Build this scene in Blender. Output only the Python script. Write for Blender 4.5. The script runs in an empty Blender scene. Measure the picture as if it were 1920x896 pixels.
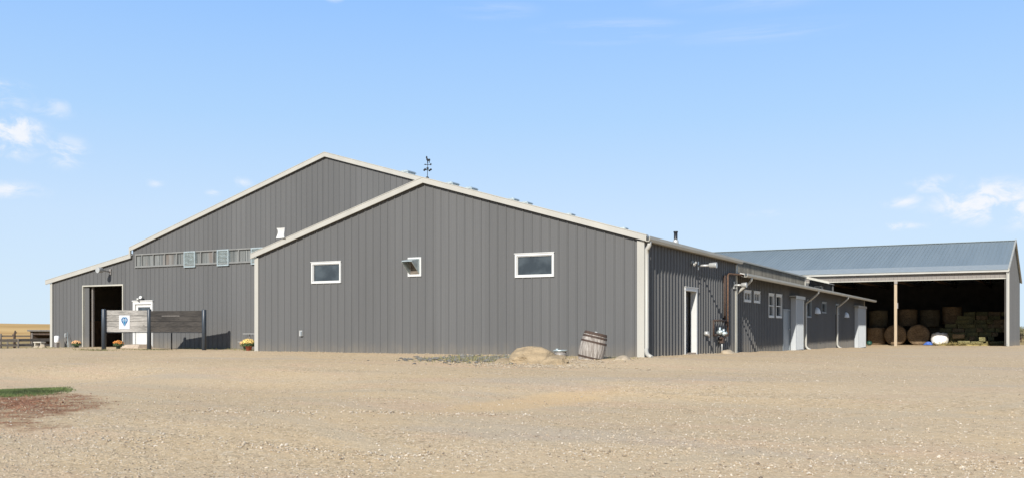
import bpy, math, random
from mathutils import Vector, Matrix
R = math.radians
random.seed(7)
SC = bpy.context.scene
COL = SC.collection

# ------------------------------------------------------------------ camera, sky, sun, exposure
CX, CY, CZ = 9.316, -25.427, 0.854
YAW = 28.265                         # degrees to the left of the world's +y
cd = bpy.data.cameras.new('camera'); cam = bpy.data.objects.new('camera', cd); COL.objects.link(cam)
cam.location = (CX, CY, CZ); cam.rotation_euler = (R(90), 0, R(YAW))
cd.sensor_width = 36; cd.lens = 32.36; cd.shift_y = 0.0865; cd.clip_start = 0.1; cd.clip_end = 6000
SC.camera = cam
SUN_AZ, SUN_EL = 9.0, 29.0           # azimuth from -y towards +x, elevation
sx, sy, sz = math.sin(R(SUN_AZ))*math.cos(R(SUN_EL)), -math.cos(R(SUN_AZ))*math.cos(R(SUN_EL)), math.sin(R(SUN_EL))
sl = bpy.data.lights.new('sun', 'SUN'); sl.energy = 4.4; sl.angle = R(0.53); sl.color = (1.0, 0.955, 0.88)
so = bpy.data.objects.new('sun', sl); COL.objects.link(so); so.location = (0, -30, 40)
so.rotation_euler = Vector((sx, sy, sz)).to_track_quat('Z', 'Y').to_euler()
SC.view_settings.view_transform = 'Standard'; SC.view_settings.look = 'None'
SC.view_settings.exposure = 0.45; SC.view_settings.gamma = 1.0
SKY_STRENGTH = 0.10

class NT:
    """small helper that writes shader nodes"""
    def __init__(s, tree): s.t = tree; s.n = tree.nodes; s.l = tree.links
    def node(s, typ, **kw):
        nd = s.n.new(typ)
        for k, v in kw.items(): setattr(nd, k, v)
        return nd
    def put(s, sock, v):
        if isinstance(v, bpy.types.NodeSocket): s.l.new(v, sock)
        elif v is not None:
            if hasattr(sock.default_value, '__len__') and not hasattr(v, '__len__'): v = (v,)*len(sock.default_value)
            if hasattr(sock.default_value, '__len__') and len(sock.default_value) == 4 and len(v) == 3: v = (*v, 1)
            sock.default_value = v
    def math(s, op, a, b=None, c=None, clamp=False):
        nd = s.node('ShaderNodeMath', operation=op, use_clamp=clamp)
        s.put(nd.inputs[0], a); s.put(nd.inputs[1], b)
        if c is not None: s.put(nd.inputs[2], c)
        return nd.outputs[0]
    def mix(s, f, a, b, blend='MIX'):
        nd = s.node('ShaderNodeMix', data_type='RGBA', blend_type=blend)
        s.put(nd.inputs[0], f); s.put(nd.inputs[6], a); s.put(nd.inputs[7], b)
        return nd.outputs[2]
    def noise(s, vec, scale, detail=4, rough=.55, dist=0):
        nd = s.node('ShaderNodeTexNoise'); s.put(nd.inputs['Vector'], vec)
        nd.inputs['Scale'].default_value = scale; nd.inputs['Detail'].default_value = detail
        nd.inputs['Roughness'].default_value = rough; nd.inputs['Distortion'].default_value = dist
        return nd.outputs[0]
    def voro(s, vec, scale, out=1, feature='F1'):
        nd = s.node('ShaderNodeTexVoronoi', feature=feature); s.put(nd.inputs['Vector'], vec)
        nd.inputs['Scale'].default_value = scale
        return nd.outputs[out]
    def map(s, v, a, b, c=0, d=1, smooth=True):
        nd = s.node('ShaderNodeMapRange', interpolation_type='SMOOTHSTEP' if smooth else 'LINEAR')
        for i, x in enumerate((v, a, b, c, d)): s.put(nd.inputs[i], x)
        return nd.outputs[0]
    def scale(s, v, sc, rot=(0, 0, 0), loc=(0, 0, 0)):
        nd = s.node('ShaderNodeMapping'); s.put(nd.inputs[0], v)
        nd.inputs['Scale'].default_value = sc; nd.inputs['Rotation'].default_value = rot; nd.inputs['Location'].default_value = loc
        return nd.outputs[0]
    def ramp(s, f, stops):
        nd = s.node('ShaderNodeValToRGB'); s.put(nd.inputs[0], f)
        cr = nd.color_ramp
        while len(cr.elements) < len(stops): cr.elements.new(.5)
        for e, (p, c) in zip(cr.elements, stops): e.position = p; e.color = (*c, 1) if len(c) == 3 else c
        return nd.outputs[0]

# world: physical sky with a few procedural clouds laid out by azimuth and elevation
W = bpy.data.worlds.new('World'); SC.world = W; W.use_nodes = True
w = NT(W.node_tree); w.n.clear()
sky = w.node('ShaderNodeTexSky', sky_type='NISHITA', sun_disc=False)
sky.sun_elevation = R(SUN_EL)
sky.sun_rotation = math.atan2(sx, sy)
sky.altitude = 900; sky.air_density = 1.0; sky.dust_density = 1.3; sky.ozone_density = 2.2
tc = w.node('ShaderNodeTexCoord').outputs['Generated']
sp = w.node('ShaderNodeSeparateXYZ'); w.l.new(tc, sp.inputs[0])
az = w.math('MULTIPLY', w.math('ARCTAN2', sp.outputs[0], sp.outputs[1]), 57.2958)
el = w.math('MULTIPLY', w.math('ARCSINE', sp.outputs[2]), 57.2958)
cb = w.node('ShaderNodeCombineXYZ'); w.l.new(az, cb.inputs[0]); w.l.new(el, cb.inputs[1])
P = cb.outputs[0]
def blob(a, e, ra, re, gain):
    da = w.math('DIVIDE', w.math('SUBTRACT', az, a), ra); de = w.math('DIVIDE', w.math('SUBTRACT', el, e), re)
    d = w.math('SQRT', w.math('ADD', w.math('MULTIPLY', da, da), w.math('MULTIPLY', de, de)))
    return w.map(d, 0, 1, gain, 0)
CL = [(-57.2, 10.4, 3.6, 2.2, 1.0), (-56.6, 10.9, 2.4, 1.2, 1.0), (-57.6, 12.4, 3.2, 1.5, .75), (-54.2, 9.7, 2.2, 1.6, .72), (-57.0, 7.5, 3.2, .9, .7), (-54.8, 12.0, 2.0, 1.1, .5),
      (-39.2, 19.7, 1.3, .9, .8), (-49.4, 8.3, .9, .5, .5), (-44.6, 8.6, 1.2, .6, .55), (-46.2, 7.9, .9, .4, .5),
      (-.8, 6.9, 5.2, 2.0, 1.0), (1.2, 6.3, 4.0, 1.6, 1.0), (-3.4, 8.0, 2.6, .9, .72), (-5.2, 7.2, 2.0, .8, .68), (-5.4, 5.8, 3.6, .45, .62), (-12.5, 6.8, 3.5, .5, .35)]
pf = w.noise(w.scale(P, (.55, .9, 1)), 1.0, 7, .62, .5)
cum = None
for c in CL:
    b = blob(*c); cum = b if cum is None else w.math('MAXIMUM', cum, b)
cum = w.math('MULTIPLY', cum, w.map(pf, .28, .70))
cum = w.map(cum, .05, .80)
st = w.noise(w.scale(P, (.10, 1.1, 1), (0, 0, R(-5))), 1.0, 6, .6, .3)
band = None
for c in [(-22.2, 17.7, 6.0, .9, 1.0), (-29.5, 19.0, 4.0, .7, .45), (-23, 19.9, 6, .6, .3), (-13, 19.3, 8, 1.2, .55), (-13, 17.2, 8, .8, .35)]:
    b = blob(*c); band = b if band is None else w.math('MAXIMUM', band, b)
cir = w.math('MULTIPLY', w.math('MULTIPLY', band, w.map(st, .36, .68)), .62)
cover = w.math('MAXIMUM', w.math('MULTIPLY', cum, .9), cir)
low = w.ramp(w.map(el, 0, 30, 0, 1, False), [(0, (.50, .615, .71)), (.22, (.44, .57, .73)), (.42, (.325, .50, .735)), (.68, (.222, .41, .75)), (1, (.20, .36, .66))])
lowc = w.mix(1.0, low, (10, 10, 10), 'MULTIPLY')
skycol = w.mix(w.map(el, 22, 48, .95, 0), sky.outputs[0], lowc)
skyc = w.mix(cover, skycol, (6.9, 7.0, 7.3))
bg = w.node('ShaderNodeBackground'); w.l.new(skyc, bg.inputs[0]); bg.inputs[1].default_value = SKY_STRENGTH
wo = w.node('ShaderNodeOutputWorld'); w.l.new(bg.outputs[0], wo.inputs[0])

# ------------------------------------------------------------------ materials
MATS = {}
def mat(name, base=(.5, .5, .5), rough=.6, metal=0.0, var=0.12, vscale=3.0, fine=0.05, fscale=60, bump=0.0, bscale=30, spec=.5, streak=None, build=None):
    m = bpy.data.materials.new(name); m.use_nodes = True
    t = NT(m.node_tree); bs = m.node_tree.nodes['Principled BSDF']
    co = t.node('ShaderNodeTexCoord').outputs['Object']
    bs.inputs['Roughness'].default_value = rough; bs.inputs['Metallic'].default_value = metal
    bs.inputs['Specular IOR Level'].default_value = spec
    if build: build(t, bs, co)
    else:
        n1 = t.noise(t.scale(co, streak) if streak else co, vscale, 4)
        n2 = t.noise(co, fscale, 2)
        f = t.math('ADD', t.map(n1, .3, .7, 1-var, 1+var, False), t.map(n2, .3, .7, -fine, fine, False))
        c = t.mix(1.0, base, f, 'MULTIPLY')
        t.put(bs.inputs['Base Color'], c)
        t.put(bs.inputs['Roughness'], t.map(n1, .3, .7, max(0, rough-.07), min(1, rough+.07), False))
        if bump:
            bn = t.node('ShaderNodeBump'); bn.inputs['Strength'].default_value = bump; bn.inputs['Distance'].default_value = .02
            t.put(bn.inputs['Height'], t.noise(co, bscale, 4)); t.l.new(bn.outputs[0], bs.inputs['Normal'])
    MATS[name] = m
    return m

def siding_build(t, bs, co):
    big = t.noise(t.scale(co, (1, 1, .25)), .35, 3)
    streaks = t.noise(t.scale(co, (3.2, 3.2, .12)), 1.6, 5, .6)
    dust = t.map(t.math('SUBTRACT', t.node('ShaderNodeSeparateXYZ').outputs[2], 0), 0, 1)
    s3 = t.node('ShaderNodeSeparateXYZ'); t.l.new(co, s3.inputs[0])
    # road dust that has settled on the lowest hand's breadth of the sheets
    low = t.math('MULTIPLY', t.map(t.math('ADD', s3.outputs[2], t.math('MULTIPLY', t.noise(co, 3, 4), .5)), .1, .75, .5, 0), t.map(streaks, .3, .7, .4, 1))
    base = t.mix(1.0, (.107, .1072, .1065), t.math('ADD', t.map(big, .3, .7, .95, 1.05, False), t.map(streaks, .25, .75, -.05, .05, False)), 'MULTIPLY')
    wn = t.node('ShaderNodeTexWhiteNoise', noise_dimensions='1D'); t.put(wn.inputs['W'], t.math('FLOOR', t.math('DIVIDE', t.math('ADD', s3.outputs[0], s3.outputs[1]), .9144)))
    base = t.mix(1.0, base, t.map(wn.outputs[0], 0, 1, .955, 1.045, False), 'MULTIPLY')   # each sheet weathered a little differently
    t.put(bs.inputs['Base Color'], t.mix(low, base, (.21, .18, .135)))
    t.put(bs.inputs['Roughness'], t.map(streaks, .3, .7,   .50, .64, False))
    bs.inputs['Specular IOR Level'].default_value = .14
    bn = t.node('ShaderNodeBump'); bn.inputs['Strength'].default_value = .25; bn.inputs['Distance'].default_value = .02
    t.put(bn.inputs['Height'], t.noise(t.scale(co, (1, 1, .6)), 1.8, 2)); t.l.new(bn.outputs[0], bs.inputs['Normal'])
mat('siding', rough=.45, build=siding_build)
mat('siding_aged', (.135, .125, .105), .7, var=.32, vscale=1.1, fine=.05, streak=(2.5, 2.5, .5), spec=.15)
mat('siding_tan', (.20, .18, .16), .5, var=.08)
mat('trim', (.375, .362, .322), .45, var=.06, vscale=1.3, fine=.02, streak=(1, 1, .3))
mat('trim_side', (.40, .385, .33), .5, var=.10, vscale=1.3, fine=.03)
mat('white_paint', (.54, .54, .52), .4, var=.05, fine=.02)
mat('pale_door', (.40, .42, .43), .45, var=.05, streak=(1, 1, .2))
mat('grey_door', (.20, .225, .24), .45, var=.07)
mat('galvanised', (.45, .51, .51), .42, .55, var=.12, vscale=9, fine=.06)
mat('alu_light', (.45, .45, .43), .38, .3, var=.06)
mat('soffit', (.16, .145, .12), .8, var=.2)
mat('liner', (.065, .060, .052), .85, var=.3, vscale=1.5)
mat('inner_wood', (.13, .085, .055), .8, var=.35, vscale=2, streak=(4, 4, .4))
mat('black_metal', (.018, .019, .022), .45, .3, var=.15)
mat('navy_post', (.032, .042, .055), .42, .0, var=.18, vscale=6, streak=(3, 3, .3))
mat('rust', (.13, .072, .042), .85, var=.35, vscale=14, fine=.12, bump=.3)
mat('rust_dark', (.058, .036, .026), .85, var=.35, vscale=12, fine=.1, bump=.3)
mat('pipe_grey', (.24, .22, .20), .55, .2, var=.25, vscale=20)
mat('post_wood', (.40, .315, .215), .8, var=.18, vscale=5, fine=.06, streak=(6, 6, .35), bump=.3)
mat('fence_wood', (.155, .13, .105), .9, var=.28, vscale=4, fine=.08, streak=(1, 1, 5), bump=.4)
mat('fence_pale', (.40, .37, .31), .9, var=.2, vscale=4)
mat('shelter_wood', (.075, .05, .036), .9, var=.3)
mat('weather_roof', (.15, .135, .12), .7, var=.2)
mat('blue_tarp', (.06, .13, .42), .5, var=.3, vscale=8)
mat('green_plastic', (.012, .06, .042), .5, var=.2)
mat('terracotta', (.34, .085, .05), .65, var=.15)
mat('pot_dark', (.03, .06, .05), .5, var=.15)
mat('white_tank', (.74, .76, .78), .5, var=.05)
mat('bag_white', (.86, .84, .80), .6, var=.06, vscale=5, bump=.5, bscale=9)
mat('rock', (.30, .228, .14), .92, var=.30, vscale=3.2, fine=.14, fscale=38, bump=1.0, bscale=9, streak=(.7, .7, 3))
mat('rock_pale', (.36, .295, .21), .92, var=.18, vscale=4, fine=.1, bump=.8, bscale=16)
mat('rock_grey', (.185, .175, .155), .9, var=.3, vscale=9, fine=.14, fscale=70, bump=.8, bscale=20)
mat('concrete', (.40, .32, .24), .9, var=.15, vscale=6, bump=.3)
mat('leaf', (.065, .10, .030), .7, var=.35, vscale=20)
mat('leaf_olive', (.17, .16, .075), .8, var=.3, vscale=9)
mat('petal_orange', (.62, .24, .05), .7, var=.25, vscale=30)
mat('petal_peach', (.72, .42, .20), .7, var=.2, vscale=30)
mat('petal_yellow', (.76, .55, .18), .7, var=.2, vscale=30)
mat('grass', (.095, .130, .038), .8, var=.6, vscale=1.4, fine=.1)
mat('dry_grass', (.20, .185, .085), .85, var=.35, vscale=3)
mat('bark_chip', (.24, .12, .07), .9, var=.35, vscale=12)
def pebble_build(t, bs, co):
    v = t.voro(co, 22, 1); sc_ = t.node('ShaderNodeSeparateColor'); t.l.new(v, sc_.inputs[0])
    t.put(bs.inputs['Base Color'], t.ramp(sc_.outputs[0], [(0, (.17, .135, .10)), (.22, (.34, .27, .19)), (.6, (.47, .385, .275)), (.85, (.45, .40, .33)), (1, (.60, .53, .43))]))
    bs.inputs['Roughness'].default_value = .9; bs.inputs['Specular IOR Level'].default_value = .2
mat('pebble', build=pebble_build)
mat('gem_blue', (.01, .13, .33), .5, var=.04)
mat('gem_light', (.04, .26, .48), .5, var=.04)
mat('poster', (.84, .85, .87), .5, var=.02)
mat('interior_pane', (.35, .42, .52), .3, var=.05)

def glass_build(t, bs, co):
    n = t.noise(t.scale(co, (1, 1, 1)), 1.7, 3)
    t.put(bs.inputs['Base Color'], t.mix(t.map(n, .4, .65), (.022, .027, .030), (.05, .06, .065)))
    bs.inputs['Roughness'].default_value = .06
    bn = t.node('ShaderNodeBump'); bn.inputs['Strength'].default_value = .05; bn.inputs['Distance'].default_value = .02
    t.put(bn.inputs['Height'], t.noise(co, 2.2, 2)); t.l.new(bn.outputs[0], bs.inputs['Normal'])
mat('strip_frame', (.18, .18, .17), .6)
mat('glass', build=glass_build, spec=.8)
def poly_build(t, bs, co):       # corrugated translucent panel, timber showing through in places
    wv = t.noise(t.scale(co, (9, 9, .25)), 1.2, 4, .65)
    pat = t.noise(t.scale(co, (.9, .9, .1)), 1.3, 2)
    c = t.mix(t.map(wv, .35, .65), (.07, .075, .072), (.21, .215, .205))
    c = t.mix(t.map(pat, .56, .64, 0, .5), c, (.20, .155, .125))
    t.put(bs.inputs['Base Color'], c); bs.inputs['Roughness'].default_value = .25
mat('clear_panel', build=poly_build)
def roof_build(t, bs, co):
    s3 = t.node('ShaderNodeSeparateXYZ'); t.l.new(co, s3.inputs[0])
    n = t.noise(t.scale(co, (1.2, .12, .12)), 1.0, 4)
    t.put(bs.inputs['Base Color'], t.mix(t.map(n, .3, .7), (.190, .232, .250), (.212, .255, .272)))
    bs.inputs['Metallic'].default_value = .12; bs.inputs['Roughness'].default_value = .5
mat('blue_roof', build=roof_build)
mat('eave_sheet', (.27, .30, .305), .5, var=.06)
mat('grey_roof', (.42, .42, .40), .45, .3, var=.08)

def plank_build(dark):
    def f(t, bs, co):
        s3 = t.node('ShaderNodeSeparateXYZ'); t.l.new(co, s3.inputs[0])
        row = t.math('FLOOR', t.math('DIVIDE', t.math('ADD', s3.outputs[2], 10), .235))
        off = t.math('MULTIPLY', row, 3.7)
        cbn = t.node('ShaderNodeCombineXYZ'); t.l.new(t.math('ADD', s3.outputs[0], off), cbn.inputs[0]); t.l.new(s3.outputs[1], cbn.inputs[1]); t.l.new(t.math('ADD', s3.outputs[2], off), cbn.inputs[2])
        v = cbn.outputs[0]
        grain = t.noise(t.scale(v, (1.6, 1.6, 16)), 2.2, 6, .65, .6)
        knots = t.map(t.voro(t.scale(v, (1, 1, 2.4)), 2.6, 0), .03, .13)
        tone = t.noise(cbn.outputs[0], .9, 1)
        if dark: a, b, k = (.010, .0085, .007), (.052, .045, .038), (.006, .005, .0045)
        else: a, b, k = (.21, .20, .18), (.62, .585, .53), (.10, .09, .08)
        c = t.mix(t.map(t.math('ADD', t.math('MULTIPLY', grain, .7), t.math('MULTIPLY', tone, .4)), .36, .74), a, b)
        c = t.mix(knots, k, c)
        t.put(bs.inputs['Base Color'], c); bs.inputs['Roughness'].default_value = .8
        bn = t.node('ShaderNodeBump'); bn.inputs['Strength'].default_value = .4; bn.inputs['Distance'].default_value = .01
        t.put(bn.inputs['Height'], grain); t.l.new(bn.outputs[0], bs.inputs['Normal'])
    return f
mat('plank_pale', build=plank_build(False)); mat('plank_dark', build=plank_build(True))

def barrel_build(t, bs, co):
    g = t.noise(t.scale(co, (9, 9, .7)), 1.6, 6, .65)
    band = t.noise(t.scale(co, (2, 2, 9)), 1.4, 3)
    c = t.mix(t.map(g, .32, .7), (.15, .125, .105), (.42, .385, .345))
    c = t.mix(t.map(band, .6, .72, 0, .5), c, (.13, .10, .085))
    t.put(bs.inputs['Base Color'], c); bs.inputs['Roughness'].default_value = .85
    bn = t.node('ShaderNodeBump'); bn.inputs['Strength'].default_value = .5; bn.inputs['Distance'].default_value = .01
    t.put(bn.inputs['Height'], g); t.l.new(bn.outputs[0], bs.inputs['Normal'])
mat('stave_wood', build=barrel_build)

def hay_build(a, b, sc):
    def f(t, bs, co):
        n = t.noise(t.scale(co, sc), 7, 7, .72, .6); n2 = t.noise(co, 2.1, 3)
        c = t.mix(t.map(n, .34, .66), a, b)
        c = t.mix(1.0, c, t.map(n2, .3, .7, .75, 1.2, False), 'MULTIPLY')
        t.put(bs.inputs['Base Color'], c); bs.inputs['Roughness'].default_value = .95; bs.inputs['Specular IOR Level'].default_value = .1
        bn = t.node('ShaderNodeBump'); bn.inputs['Strength'].default_value = 1; bn.inputs['Distance'].default_value = .04
        t.put(bn.inputs['Height'], n); t.l.new(bn.outputs[0], bs.inputs['Normal'])
    return f
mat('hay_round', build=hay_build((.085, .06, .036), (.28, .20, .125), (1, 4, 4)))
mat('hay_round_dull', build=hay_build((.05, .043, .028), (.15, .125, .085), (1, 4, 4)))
mat('hay_green', build=hay_build((.095, .09, .04), (.29, .265, .135), (3, 1, 4)))
mat('hay_olive', build=hay_build((.085, .083, .042), (.27, .25, .135), (3, 1, 4)))
mat('hay_brown', build=hay_build((.11, .08, .048), (.34, .26, .165), (3, 1, 4)))
mat('loose_hay', build=hay_build((.18, .14, .05), (.48, .40, .18), (2, 2, 4)))

def ground_build(t, bs, co):
    s3 = t.node('ShaderNodeSeparateXYZ'); t.l.new(co, s3.inputs[0])
    X, Y = s3.outputs[0], s3.outputs[1]
    # gravel: stones of two sizes in pale, grey, ochre and dark tones over fine tan dust
    big = t.noise(co, .16, 5, .6)
    mid = t.noise(t.scale(co, (.5, 1.6, 1), (0, 0, R(-38))), .55, 5, .6, .4)
    track = t.noise(t.scale(co, (.10, 1.5, 1), (0, 0, R(-34))), 1.0, 4, .55)
    stones = t.voro(co, 34, 1); sd = t.voro(co, 34, 0)
    stones2 = t.voro(co, 15, 1); grit = t.noise(co, 95, 3, .7)
    sc1 = t.node('ShaderNodeSeparateColor'); t.l.new(stones, sc1.inputs[0])
    sc2 = t.node('ShaderNodeSeparateColor'); t.l.new(stones2, sc2.inputs[0])
    scol = t.ramp(sc1.outputs[0], [(0, (0.198, 0.146, 0.090)), (.16, (0.396, 0.293, 0.176)), (.45, (0.554, 0.406, 0.237)), (.72, (0.515, 0.397, 0.254)), (.9, (0.673, 0.529, 0.335)), (1, (0.733, 0.624, 0.447))])
    scol2 = t.ramp(sc2.outputs[1], [(0, (0.218, 0.161, 0.095)), (.22, (0.455, 0.340, 0.206)), (.8, (0.554, 0.425, 0.275)), (1, (0.693, 0.586, 0.430))])
    dust = t.mix(t.map(grit, .3, .7), (0.505, 0.364, 0.206), (0.624, 0.463, 0.275))
    stony = t.map(t.math('ADD', t.math('MULTIPLY', mid, .6), t.math('MULTIPLY', track, .5)), .38, .66, .22, .85)
    c = t.mix(stony, dust, scol)
    c = t.mix(t.math('MULTIPLY', stony, t.map(sc2.outputs[0], .62, .66, 0, .8)), c, scol2)
    c = t.mix(t.map(big, .42, .60, 0, .45), c, (0.544, 0.421, 0.275))
    c = t.mix(t.map(mid, .50, .66, 0, .42), c, (.585, .40, .255))
    c = t.mix(t.map(t.noise(t.scale(co, (.3, .7, 1), (0, 0, R(-30)), (9, 4, 0)), .45, 4, .6), .54, .68, 0, .40), c, (.42, .365, .295))
    wheel = None
    for (ax_, ay_, rad_) in ((-12, -42, 29.4), (-12, -42, 31.1), (34, -34, 33.0), (34, -34, 34.7), (-4, -60, 49.0), (-4, -60, 50.7)):
        rr_ = t.math('SQRT', t.math('ADD', t.math('POWER', t.math('SUBTRACT', X, ax_), 2), t.math('POWER', t.math('SUBTRACT', Y, ay_), 2)))
        dd_ = t.math('ABSOLUTE', t.math('ADD', t.math('SUBTRACT', rr_, rad_), t.map(mid, .2, .8, -.25, .25, False)))
        m_ = t.map(dd_, .10, .34, 1, 0); wheel = m_ if wheel is None else t.math('MAXIMUM', wheel, m_)
    wheel = t.math('MULTIPLY', wheel, t.map(t.noise(co, .35, 3), .36, .58))
    c = t.mix(t.math('MULTIPLY', wheel, .55), c, t.mix(t.map(grit, .3, .7), (.40, .315, .205), (.58, .47, .32)))
    # damp or sandy streak in the yard and greyer wheel lines
    c = t.mix(t.map(track, .58, .70, 0, .28), c, (0.426, 0.340, 0.232))
    dx = t.math('DIVIDE', t.math('ADD', t.math('MULTIPLY', t.math('SUBTRACT', X, 2.05), .288), t.math('MULTIPLY', t.math('SUBTRACT', Y, -11.15), .958)), 3.0)
    dy = t.math('DIVIDE', t.math('SUBTRACT', t.math('MULTIPLY', t.math('SUBTRACT', Y, -11.15), .288), t.math('MULTIPLY', t.math('SUBTRACT', X, 2.05), .958)), .8)
    dd = t.math('ADD', t.math('SQRT', t.math('ADD', t.math('MULTIPLY', dx, dx), t.math('MULTIPLY', dy, dy))), t.map(mid, .2, .8, -.4, .4, False))
    c = t.mix(t.map(dd, .5, 1.1, .62, 0), c, (0.614, 0.425, 0.224))
    c = t.mix(1.0, c, (1.03, 1.04, 1.05), 'MULTIPLY')
    # bark-coloured earth round the grass patch
    ex = t.math('DIVIDE', t.math('SUBTRACT', X, -10.6), 4.6); ey = t.math('DIVIDE', t.math('SUBTRACT', Y, -13.4), 2.6)
    rot_x = t.math('ADD', t.math('MULTIPLY', t.math('SUBTRACT', X, -5.3), -.832), t.math('MULTIPLY', t.math('SUBTRACT', Y, -15.85), .554))
    rot_y = t.math('ADD', t.math('MULTIPLY', t.math('SUBTRACT', X, -5.3), .554), t.math('MULTIPLY', t.math('SUBTRACT', Y, -15.85), .832))
    ed = t.math('ADD', t.math('SQRT', t.math('ADD', t.math('POWER', t.math('ABSOLUTE', t.math('DIVIDE', rot_x, 4.1)), 2), t.math('POWER', t.math('ABSOLUTE', t.math('DIVIDE', rot_y, 1.7)), 2))), t.map(t.noise(co, .9, 6, .65), .25, .75, -.45, .45, False))
    em = t.map(ed, .78, 1.02, 1, 0)
    earth = t.mix(t.map(t.noise(co, 1.6, 6, .7), .42, .6), (.27, .135, .07), (.44, .32, .19))
    earth = t.mix(t.map(t.voro(co, 40, 0), .0, .5, .35, 0), earth, (.11, .055, .03))
    c = t.mix(t.math('MULTIPLY', em, .92), c, earth)
    # dry pasture beyond the yard
    wob = t.math('MULTIPLY', t.math('SUBTRACT', t.noise(co, .12, 4), .5), 7)
    left = t.map(t.math('ADD', X, wob), -45, -41, 1, 0)
    far = t.map(t.math('ADD', Y, wob), 84, 88, 0, 1)
    fld = t.math('MAXIMUM', left, far)
    gr = t.noise(t.scale(co, (.06, .3, 1)), .6, 5)
    fcol = t.mix(t.map(gr, .35, .65), (.42, .27, .10), (.30, .24, .11))
    c = t.mix(fld, c, fcol)
    t.put(bs.inputs['Base Color'], c); bs.inputs['Roughness'].default_value = .95; bs.inputs['Specular IOR Level'].default_value = .15
    h = t.math('ADD', t.math('MULTIPLY', t.math('SUBTRACT', 1, sd), t.math('MULTIPLY', stony, .7)), t.math('MULTIPLY', grit, .35))
    h = t.math('ADD', h, t.math('MULTIPLY', t.noise(co, 7, 4, .6), 1.3))
    bn = t.node('ShaderNodeBump'); bn.inputs['Strength'].default_value = .9; bn.inputs['Distance'].default_value = .018
    t.put(bn.inputs['Height'], h); t.l.new(bn.outputs[0], bs.inputs['Normal'])
mat('gravel', build=ground_build)
def hill_build(t, bs, co):
    s3 = t.node('ShaderNodeSeparateXYZ'); t.l.new(co, s3.inputs[0])
    b = t.noise(t.scale(co, (.02, .02, 1.1)), 1.0, 4)
    n = t.noise(co, .02, 5)
    c = t.mix(t.map(b, .35, .62), (.62, .42, .19), (.48, .30, .13))
    c = t.mix(t.map(n, .5, .7, 0, .5), c, (.45, .36, .15))
    t.put(bs.inputs['Base Color'], c); bs.inputs['Roughness'].default_value = 1; bs.inputs['Specular IOR Level'].default_value = 0
mat('hill_grass', build=hill_build)

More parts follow.
